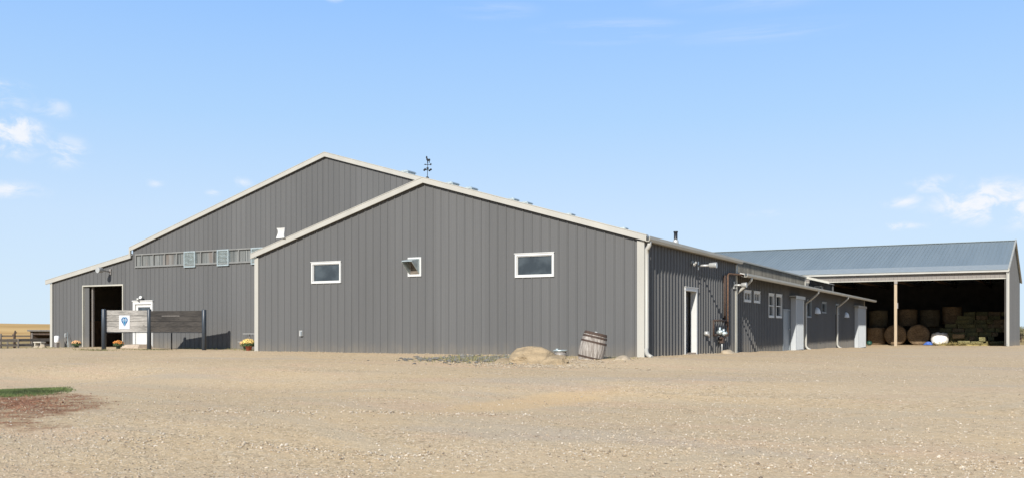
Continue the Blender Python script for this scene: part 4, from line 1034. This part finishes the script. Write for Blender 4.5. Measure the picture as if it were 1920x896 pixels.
# ------------------------------------------------------------------ barrel
bx_, by_, bz_ = -.95, -1.75, -.06
BM = Matrix.Rotation(R(13), 3, Vector((math.sin(R(-YAW)), math.cos(R(-YAW)), 0)))
e = empty('barrel', (bx_, by_, bz_), 'weathered grey wooden barrel with rusty hoops leaning by the front right corner', 'barrel')
H = .88
def br(z): t = z/H*2-1; return .305+.062*(1-t*t)
f = MB(); n = 22; N = n*4; vs = []; zs = [H*k/14-.08 for k in range(15)]
for z in zs:
    for k in range(N):
        a = 2*math.pi*k/N; r = br(z+.08)-(.007 if k % 4 == 0 else 0); vs.append(BM @ Vector((r*math.cos(a), r*math.sin(a), z)) + Vector((bx_, by_, bz_)))
f.add(vs, [(i*N+k, i*N+(k+1) % N, (i+1)*N+(k+1) % N, (i+1)*N+k) for i in range(14) for k in range(N)] + [tuple(reversed(range(N)))], False)
f.build('staves', 'stave_wood', e)
for (z0, z1) in ((.725, .80), (.645, .70), (.505, .555), (.06, .11)):
    f = MB(); f.lathe([(br(z0+.08)+.002, z0), (br(z0+.08)+.009, z0), (br(z1+.08)+.009, z1), (br(z1+.08)+.002, z1)], (bx_, by_, bz_), 40, BM, False, False); f.build('hoop', 'rust_dark', e)
f = MB(); f.lathe([(.30, .74), (.295, .765), (.01, .765)], (bx_, by_, bz_), 30, BM); f.build('lid', 'stave_wood', e)
f = MB(); f.lathe([(.05, .80), (.05, .82), (.001, .83)], (bx_, by_, bz_), 12, BM); f.build('bung', 'alu_light', e)

# ------------------------------------------------------------------ rocks
def rock(name, loc, size, seed, m, label, cat='rock', sub=5, flat=.0, group=None, cube=0.0, rough=1.0):
    import bmesh
    bm = bmesh.new(); bmesh.ops.create_icosphere(bm, subdivisions=sub, radius=1)
    for v in bm.verts:
        p = v.co.copy()
        if cube:
            mx = max(abs(p.x), abs(p.y), abs(p.z)); p = p.lerp(p/mx*.82, cube)
        d = 1+.20*mnoise.noise(p*1.1+Vector((seed, 0, 0)))+.09*rough*mnoise.noise(p*2.7+Vector((0, seed, 0)))+rough*.04*mnoise.noise(p*6+Vector((0, 0, seed)))+rough*.022*mnoise.noise(p*14+Vector((0, 2, seed)))-(.11*(rough-1)*max(0, .5-abs(mnoise.noise(p*2.2+Vector((7, seed, 0))))*4))
        p = p*d
        for ax_ in (Vector((.6, .2, .8)), Vector((-.5, -.6, .6)), Vector((.2, -.9, .3)), Vector((.9, -.3, .1)), Vector((-.9, .1, .35))):
            ax_ = (ax_+Vector((mnoise.noise(Vector((seed, ax_.x, 2))), mnoise.noise(Vector((seed, ax_.y, 4))), 0))*.6).normalized(); q = p.dot(ax_)
            if q > .80: p -= ax_*(q-.80)*.85
        v.co = Vector((p.x*size[0], p.y*size[1], p.z*size[2]))
    me = bpy.data.meshes.new(name); bm.to_mesh(me); bm.free(); me.materials.append(MATS[m])
    for p in me.polygons: p.use_smooth = rough == 1.0
    o = bpy.data.objects.new(name, me); COL.objects.link(o); o.location = loc; o.rotation_euler[2] = seed*1.3
    if label: tag(o, label, cat, group)
    return o
r1 = rock('boulder', (-2.17, -2.85, -.03), (.82, .55, .42), 2.1, 'rock', 'large flat topped sandstone boulder by the front wall', cube=.85, rough=1.6); r1.rotation_euler[2] = R(8)
r1b = rock('boulder', (-1.36, -3.30, -.15), (.46, .28, .25), 5.3, 'rock', 'low angular tan rock leaning on the right foot of the large boulder', cube=.7, rough=1.8); r1b.rotation_euler = (R(12), R(-18), R(20))
r1c = rock('boulder', (-2.85, -3.2, -.18), (.45, .30, .20), 8.3, 'rock', 'half buried tan rock at the left foot of the large boulder')
rock('boulder', (-.05, -1.55, -.07), (.30, .22, .17), 3.3, 'rock_pale', 'pale rock between the leaning barrel and the corner trim', sub=3)
rock('boulder', (.55, -.35, -.07), (.20, .13, .09), 4.4, 'rock_pale', 'small pale rock at the foot of the corner downspout', sub=3)
rock('boulder', (.42, 7.55, -.06), (.26, .24, .14), 6.4, 'rock_pale', 'pale rock at the foot of the gas meter pipe', sub=3)
rock('boulder', (.30, 8.15, -.06), (.22, .26, .10), 7.7, 'rock_pale', 'low flat rock right of the gas meter pipe', sub=3)
rock('boulder', (-34.98, 5.30, -.15), (.16, .15, .15), 1.4, 'rock_pale', 'pale rock at the far left corner of the barn', sub=3)
rock('boulder', (-35.25, 5.45, -.16), (.22, .18, .18), 9.4, 'rock_pale', 'larger pale rock just left of the barn corner', sub=3)
rock('boulder', (-35.65, 5.40, -.20), (.2, .16, .13), 2.9, 'rock_pale', 'leftmost pale rock beside the corral fence', sub=3)
mb = MB(); pr = random.Random(5)
import bmesh as _bm
def stones(mb, n, fx, fy, smin, smax, flat=.6, zoff=.15):
    base = [(0, 0, 1), (.9, 0, .1), (.25, .85, 0), (-.75, .5, .1), (-.7, -.55, 0), (.3, -.85, .1), (0, 0, -1)]
    faces = [(0, 1, 2), (0, 2, 3), (0, 3, 4), (0, 4, 5), (0, 5, 1), (6, 2, 1), (6, 3, 2), (6, 4, 3), (6, 5, 4), (6, 1, 5)]
    for i in range(n):
        x, y = fx(), fy(); s = smin+(smax-smin)*pr.random()**2.2; a = pr.uniform(0, 6.28); z = gzi(x, y)
        ca, sa = math.cos(a), math.sin(a); vs = []
        e1, e2, e3 = pr.uniform(.7, 1.3), pr.uniform(.6, 1.1), flat*pr.uniform(.6, 1.2)
        for bx0, by0, bz0 in base:
            j = pr.uniform(.8, 1.2); px_, py_, pz_ = bx0*s*e1*j, by0*s*e2*j, bz0*s*e3*j
            vs.append((x+px_*ca-py_*sa, y+px_*sa+py_*ca, z+pz_+s*zoff))
        mb.add(vs, faces)
# broken grey rock and weeds in front of the wall
stones(mb, 700, lambda: pr.gauss(-4.2, .95), lambda: pr.gauss(-2.4, .8), .02, .12, .4)
tag(mb.build('rubble', 'rock_grey'), kind='stuff')
mb = MB()
stones(mb, 800, lambda: pr.gauss(-1.8, 1.3), lambda: pr.gauss(-3.95, .30), .015, .06)
stones(mb, 120, lambda: pr.gauss(-1.0, .7), lambda: pr.gauss(-2.4, .4), .02, .07)
stones(mb, 700, lambda: pr.uniform(-15, 0), lambda: -.06-abs(pr.gauss(0, .18)), .01, .04)
stones(mb, 260, lambda: .06+abs(pr.gauss(0, .18)), lambda: pr.uniform(0, 10.3), .01, .04)
tag(mb.build('rock_chips', 'rock_pale'), kind='stuff')
# loose pebbles on the yard nearest the camera
mb = MB()
for i in range(52000):
    d = 1.6*1726/(70+225*pr.random()); az_ = R(-YAW+pr.uniform(-33, 33))
    x, y = CX+math.sin(az_)*d, CY+math.cos(az_)*d
    if y > -3.5 and x < .5: continue
    dens = mnoise.noise(Vector((x*.30, y*.30, 9)))+.6*mnoise.noise(Vector((x*1.1, y*1.1, 2)))
    if dens+pr.uniform(-.75, .75) < -.05: continue
    stones(mb, 1, lambda: x, lambda: y, .005, .021, .75, .12)
# low windrows of loose stone thrown up by wheels
for (p0, p1, n_, wd) in (((-4.5, -19.2), (6.5, -15.6), 1500, .16), ((1.5, -20.6), (9.5, -16.2), 1100, .14), ((6.0, -17.2), (15.5, -10.5), 1300, .20), ((-2.0, -15.5), (3.0, -12.8), 500, .12), ((8, -14.0), (18.0, -6.0), 900, .2)):
    for i in range(n_):
        t_ = pr.random(); x = p0[0]+(p1[0]-p0[0])*t_; y = p0[1]+(p1[1]-p0[1])*t_
        if mnoise.noise(Vector((x*.8, y*.8, 4))) < -.05: continue
        q_ = .35*mnoise.noise(Vector((t_*6, p0[0], 0)))
        xx, yy = x+pr.gauss(0, wd)+q_, y+pr.gauss(0, wd)-q_
        stones(mb, 1, lambda: xx, lambda: yy, .008, .030, .75, .2)
tag(mb.build('pebbles', 'pebble'), kind='stuff')
# round lid behind the boulder
e = empty('well_cap', (-2.42, -.55, .0), 'round grey metal well cap behind the boulder at the foot of the wall', 'cap')
f = MB(); f.tube([(-2.42, -.55, -.1), (-2.42, -.55, .16)], .18, 20); f.build('casing', 'pipe_grey', e)
f = MB(); f.tube([(-2.42, -.55, .16), (-2.42, -.55, .19), (-2.42, -.55, .205)], [.22, .22, .20], 20); f.tube([(-2.50, -.6, .2), (-2.50, -.6, .235)], .05, 10); f.build('cover', 'galvanised', e)

# ------------------------------------------------------------------ planting
def blades(mb, n, fx, fy, h0, h1, w=.008, lean=.5, rnd_=pr):
    for i in range(n):
        x, y = fx(), fy(); z = gzi(x, y)-.005; a = rnd_.uniform(0, 6.28); h = rnd_.uniform(h0, h1); l = h*lean*rnd_.random()
        d = Vector((math.cos(a), math.sin(a), 0)); s = Vector((-d.y, d.x, 0))*w; p = Vector((x, y, z))
        mb.add([p-s, p+s, p+d*l*.4+Vector((0, 0, h*.6))+s*.7, p+d*l*.4+Vector((0, 0, h*.6))-s*.7, p+d*l+Vector((0, 0, h))], [(0, 1, 2, 3), (3, 2, 4)])
mb = MB()
def patch_xy():
    while True:
        u, v = pr.uniform(-1.1, 1.1), pr.uniform(-1.1, 1.1)
        if u*u+v*v < 1+.9*mnoise.noise(Vector((u*2.3, v*2.3, 0))) and pr.random() < 1.1-(u*u+v*v): break
    # long axis runs to the left of the view
    X_ = -9.0-u*2.2*.832+v*1.35*.554; Y_ = -13.6+u*2.2*.554+v*1.35*.832
    return X_, Y_
for i in range(20000):
    x, y = patch_xy(); blades(mb, 1, lambda: x, lambda: y, .015, .055, .005, .9)
tag(mb.build('grass_patch', 'grass'), kind='stuff')
mb = MB()
for i in range(1500):
    a = pr.uniform(0, 6.28); r_ = min(1.1, abs(pr.gauss(0, .45))); x = -5.6-math.cos(a)*r_*2.9+math.sin(a)*r_*.75; y = -15.45+math.cos(a)*r_*1.9+math.sin(a)*r_*1.1
    l = pr.uniform(.015, .05); d = Vector((math.cos(a*3), math.sin(a*3), pr.uniform(-.2, .4))).normalized(); z = gz(x, y)+.008
    mb.bar(Vector((x, y, z)), Vector((x, y, z))+d*l, .012, .006)
tag(mb.build('bark_chips', 'bark_chip'), kind='stuff')
mb = MB()
blades(mb, 900, lambda: pr.gauss(-4.1, .8), lambda: pr.gauss(-2.7, .7), .03, .13, .008, .8)
blades(mb, 260, lambda: pr.gauss(-26.6, .6), lambda: pr.gauss(2.0, .15), .03, .12, .010, .8)
blades(mb, 260, lambda: pr.gauss(-24.8, .9), lambda: pr.gauss(3.4, .2), .02, .08, .010, .8)
blades(mb, 700, lambda: pr.uniform(-26, -16), lambda: 6.3-abs(pr.gauss(0, .25)), .03, .10, .010, .8)
blades(mb, 160, lambda: pr.gauss(-17.6, .8), lambda: pr.gauss(3.0, .3), .03, .10, .010, .8)
blades(mb, 300, lambda: pr.uniform(-36, -30), lambda: pr.uniform(3.4, 5.8), .02, .07, .010, .8)
blades(mb, 200, lambda: pr.uniform(-3, .3), lambda: pr.gauss(-1.2, .4), .03, .09, .006, .8)
tag(mb.build('weeds', 'dry_grass'), kind='stuff')

def mum(loc, s, petal, pot, label, sd, leafm='leaf', bushy=1.0):
    rr = random.Random(sd); e = empty('flower_pot', loc, label, 'potted flowers', 'potted chrysanthemums by the barn')
    x, y, z = loc
    f = MB(); f.lathe([(.10*s, 0), (.145*s, .18*s), (.16*s, .18*s), (.16*s, .22*s), (.13*s, .22*s), (.12*s, .19*s), (.01, .19*s)], loc, 18); f.build('pot', pot, e)
    fl = MB(); lf_ = MB()
    for i in range(420):
        a = rr.uniform(0, 6.28); u = rr.random(); th = math.acos(1-u*1.25) if u < .95 else 1.6
        rad = .33*s*(.80+.2*rr.random())*bushy; p = Vector((x+rad*math.sin(th)*math.cos(a), y+rad*math.sin(th)*math.sin(a), z+.26*s+rad*.78*math.cos(th)))
        d = (p-Vector((x, y, z+.2*s))).normalized(); t1 = d.orthogonal().normalized(); t1.rotate(Matrix.Rotation(rr.uniform(0, 6), 3, d)); t2 = d.cross(t1)
        q = .03*s
        top = th < 1.02+.35*rr.random() and rr.random() < .8
        if top:
            for k in range(2):
                o_ = p+d*.006*k; c_ = math.cos(k*.7); s_ = math.sin(k*.7); u1 = (t1*c_+t2*s_)*q; u2 = (t2*c_-t1*s_)*q
                fl.add([o_+u1, o_+u2, o_-u1, o_-u2, o_+d*.016], [(0, 1, 4), (1, 2, 4), (2, 3, 4), (3, 0, 4)])
        else:
            p2 = p-d*.03*s*rr.random()*3
            lf_.add([p2-t1*q*.6, p2+t2*q*1.2+d*.02, p2+t1*q*.6, p2-t2*q*1.2+d*.01], [(0, 1, 2, 3)])
    for i in range(160):
        a = rr.uniform(0, 6.28); r_ = .26*s*rr.random()**.5*bushy; zz = z+.2*s+.22*s*rr.random()
        p = Vector((x+r_*math.cos(a), y+r_*math.sin(a), zz)); d = Vector((rr.uniform(-1, 1), rr.uniform(-1, 1), rr.uniform(-.3, 1))).normalized(); t1 = d.orthogonal(); t2 = d.cross(t1); q = .04*s
        lf_.add([p-t1*q*.5, p+t2*q, p+t1*q*.5, p-t2*q], [(0, 1, 2, 3)])
    lf_.build('leaves', leafm, e); fl.build('flowers', petal, e)
mum((-32.0, 5.05, -.19), .80, 'petal_peach', 'pot_dark', 'dull peach flowers in a dark pot left of the big doorway', 1)
mum((-28.2, 4.5, -.16), .82, 'petal_orange', 'pot_dark', 'bright orange flowers in a pot under the sign, right of the doorway', 2)
mum((-18.65, 3.15, -.09), .85, 'petal_peach', 'pot_dark', 'peach flowers, left one of the pair by the white corner trim', 3, 'leaf_olive')
mum((-17.72, 2.35, -.07), .95, 'petal_yellow', 'terracotta', 'yellow flowers in a red pot, right one of the pair by the corner trim', 4)
# low white wire stand behind the pair
e = empty('wire_stand', (-20.6, 5.3, -.13), 'low white wire stand behind the pair of flower pots', 'stand')
f = MB(); f.bar((-21.1, 5.3, .23), (-20.55, 5.3, .23), .30, .02); f.bar((-20.8, 5.3, .59), (-20.1, 5.3, .59), .30, .02); f.build('shelf', 'alu_light', e)
f = MB()
for x in (-21.05, -20.6, -20.15): f.tube([(x, 5.35, -.18), (x, 5.35, .59 if x > -20.8 else .23)], .012, 6)
for k in range(5): f.tube([(-20.75+k*.14, 5.4, .25), (-20.75+k*.14, 5.4, .59)], .006, 5)
f.build('wire_frame', 'pipe_grey', e)

# white tank and slanting pipes at the left corner
e = empty('salt_tank', (-34.8, 5.8, -.17), 'white plastic drum beside the far left corner of the barn', 'drum')
f = MB(); f.tube([(-34.72, 5.9, .08), (-34.72, 5.9, .11), (-34.72, 5.9, .40), (-34.72, 5.9, .44)], [.10, .13, .13, .09], 18); f.build('drum', 'white_tank', e)
f = MB(); f.box(-34.80, -34.64, 5.82, 5.98, -.25, .08); f.build('stand', 'pipe_grey', e)
e = empty('leaning_pipes', (-34.3, 6.2, -.17), 'two thin grey pipes leaning on the gable wall near the left corner', 'pipes')
f = MB(); f.tube([(-34.55, 6.38, .62), (-33.95, 6.0, -.2)], .013, 6); f.build('pipe', 'galvanised', e)
f = MB(); f.tube([(-34.65, 6.40, .55), (-34.35, 6.1, .2), (-34.1, 6.1, -.2)], .011, 6); f.build('pipe', 'pipe_grey', e)

# ------------------------------------------------------------------ corral, shelter, far things on the left
def at(px, D):       # ground point seen at a bearing given in photo columns, D metres ahead
    t = (px-960)/1726.0
    ca, sa = math.cos(R(YAW)), math.sin(R(YAW))
    return CX + D*(t*ca - sa), CY + D*(t*sa + ca)
def fence(name, pts, h, rails, label, m='fence_wood', pr_=.075, rr=.05, thick=None):
    x0, y0 = pts[0]; e = empty(name, (x0, y0, gz(x0, y0)), label, 'fence')
    P_ = []
    for (a, b) in zip(pts, pts[1:]):
        n = max(1, round(math.hypot(b[0]-a[0], b[1]-a[1])/2.6))
        for k in range(n): P_.append((a[0]+(b[0]-a[0])*k/n, a[1]+(b[1]-a[1])*k/n))
    P_.append(pts[-1]); rr_ = random.Random(len(label))
    for (x, y) in P_:
        z = gz(x, y); f = MB(); f.tube([(x, y, z-.2), (x+rr_.uniform(-.02, .02), y, z+h*rr_.uniform(.97, 1.08))], pr_, 8); f.build('post', m, e)
    for zr_, r_ in rails:
        for (a, b) in zip(P_, P_[1:]):
            f = MB(); z0, z1 = gz(*a)+zr_+rr_.uniform(-.03, .03), gz(*b)+zr_+rr_.uniform(-.03, .03)
            f.bar((a[0], a[1]-.08, z0), (b[0], b[1]-.08, z1), .04, r_); f.build('rail', m, e)
    return e
fence('corral_fence', [at(-60, 74), at(34, 77), at(99, 80)], 1.05, [(.95, .22), (.55, .14), (.18, .14)], 'nearest corral fence of grey planks left of the barn')
fence('corral_fence', [at(-60, 96), at(60, 101)], 1.6, [(1.35, .14), (.9, .12), (.45, .12)], 'farther pole fence before the golden field', pr_=.10)
fence('corral_fence', [at(14, 88), at(97, 90)], .9, [(.8, .26), (.3, .16)], 'plank fence crossing before the dark field shelter', m='fence_wood')
# low pale plank bench
bx0, by0 = at(74, 74); gz0 = gz(bx0, by0)
e = empty('plank_bench', (bx0, by0, gz0), 'pale plank bench standing by the corral fence', 'bench')
f = MB(); f.box(bx0-.5, bx0+.5, by0-.2, by0+.2, gz0+.70, gz0+.80); f.build('seat', 'fence_pale', e)
for sgn in (-1, 1):
    f = MB(); f.box(bx0+sgn*.38-.06, bx0+sgn*.38+.06, by0-.15, by0+.15, gz0-.1, gz0+.70); f.build('leg', 'fence_pale', e)
# wooden machine-like post cluster
tx, ty = at(27, 96); tz = gz(tx, ty)
e = empty('hitching_post', (tx, ty, tz), 'tall dark knotted post rising above the fence', 'post')
f = MB(); f.tube([(tx, ty, tz-.2), (tx, ty, tz+1.5), (tx+.15, ty, tz+1.9)], [.14, .12, .07], 8); f.build('trunk', 'shelter_wood', e)
f = MB(); f.tube([(tx, ty, tz+1.2), (tx-.35, ty, tz+1.5)], [.09, .04], 6); f.tube([(tx, ty, tz+1.45), (tx+.4, ty, tz+1.75)], [.07, .04], 6); f.build('branch', 'shelter_wood', e)
# field shelter
a0 = at(60, 118); a1 = at(118, 114); zg = gz(*a0)
e = empty('field_shelter', (a0[0], a0[1], zg), 'low dark open fronted field shelter with a shed roof behind the fences', 'shelter')
d = Vector((a1[0]-a0[0], a1[1]-a0[1], 0)).normalized(); nrm = Vector((-d.y, d.x, 0)); A0 = Vector((a0[0], a0[1], 0)); Lh = 7.0
def SP(u, v, z): p = A0+d*u+nrm*v; return (p.x, p.y, z)
f = MB(); f.hexa([SP(0, 0, zg-.3), SP(.15, 0, zg-.3), SP(.15, 4, zg-.3), SP(0, 4, zg-.3), SP(0, 0, .35), SP(.15, 0, .35), SP(.15, 4, -.2), SP(0, 4, -.2)])
f.hexa([SP(0, 4, zg-.3), SP(Lh, 4, zg-.3), SP(Lh, 4.15, zg-.3), SP(0, 4.15, zg-.3), SP(0, 4, -.2), SP(Lh, 4, -.2), SP(Lh, 4.15, -.2), SP(0, 4.15, -.2)])
f.hexa([SP(Lh-.15, 0, zg-.3), SP(Lh, 0, zg-.3), SP(Lh, 4, zg-.3), SP(Lh-.15, 4, zg-.3), SP(Lh-.15, 0, .35), SP(Lh, 0, .35), SP(Lh, 4, -.2), SP(Lh-.15, 4, -.2)]); f.build('wall', 'shelter_wood', e)
f = MB(); f.hexa([SP(-.25, -.5, .42), SP(Lh+.4, -.5, .42), SP(Lh+.4, 4.4, -.15), SP(-.25, 4.4, -.15), SP(-.25, -.5, .62), SP(Lh+.4, -.5, .62), SP(Lh+.4, 4.4, .0), SP(-.25, 4.4, .0)]); f.build('roof', 'weather_roof', e)
f = MB(); f.bar(SP(0, 0, .12), SP(Lh, 0, .12), .12, .3); f.bar(SP(-.05, -.05, zg-.2), SP(-.05, -.05, .4), .2, .2); f.build('front_beam', 'shelter_wood', e)

# shrubs and trees at the far right edge
def bush(x, y, h, w_, label, sd, name='shrub'):
    rr = random.Random(sd); z = gz(x, y); e = empty(name, (x, y, z), label, 'shrub', 'far shrubs behind the hay shed')
    f = MB(); f.tube([(x, y, z-.1), (x+.1, y, z+h*.45)], [.10, .05], 7)
    for k in range(4):
        a = k*1.6; f.tube([(x, y, z+h*.2), (x+math.cos(a)*w_*.5, y+math.sin(a)*w_*.5, z+h*.65)], [.05, .02], 5)
    f.build('trunk', 'shelter_wood', e)
    f = MB(); cl = [(rr.uniform(-.6, .6)*w_, rr.uniform(-.6, .6)*w_, h*rr.uniform(.35, .85)) for _ in range(9)]
    for i in range(1300):
        c = rr.choice(cl); r_ = h*.26*rr.random()**.4; v = Vector((rr.gauss(0, 1), rr.gauss(0, 1), rr.gauss(0, 1))).normalized()*r_
        p = Vector((x+c[0], y+c[1], z+c[2]))+v; t1 = Vector((rr.uniform(-1, 1), rr.uniform(-1, 1), rr.uniform(-1, 1))).normalized(); t2 = t1.orthogonal().normalized(); q = .09
        f.add([p-t1*q, p+t2*q*.6, p+t1*q, p-t2*q*.6], [(0, 1, 2, 3)])
    f.build('crown', 'leaf_olive', e)
for i, (px, D, h_) in enumerate([(1914, 150, 2.6), (1926, 158, 2.2), (1940, 150, 2.5), (1958, 160, 2.0)]):
    x, y = at(px, D); bush(x, y, h_, 1.5, ['olive shrub just right of the hay shed end wall', 'second shrub right of the hay shed, at the frame edge', 'third shrub beyond the right frame edge', 'rightmost low shrub beyond the frame edge'][i], 40+i)
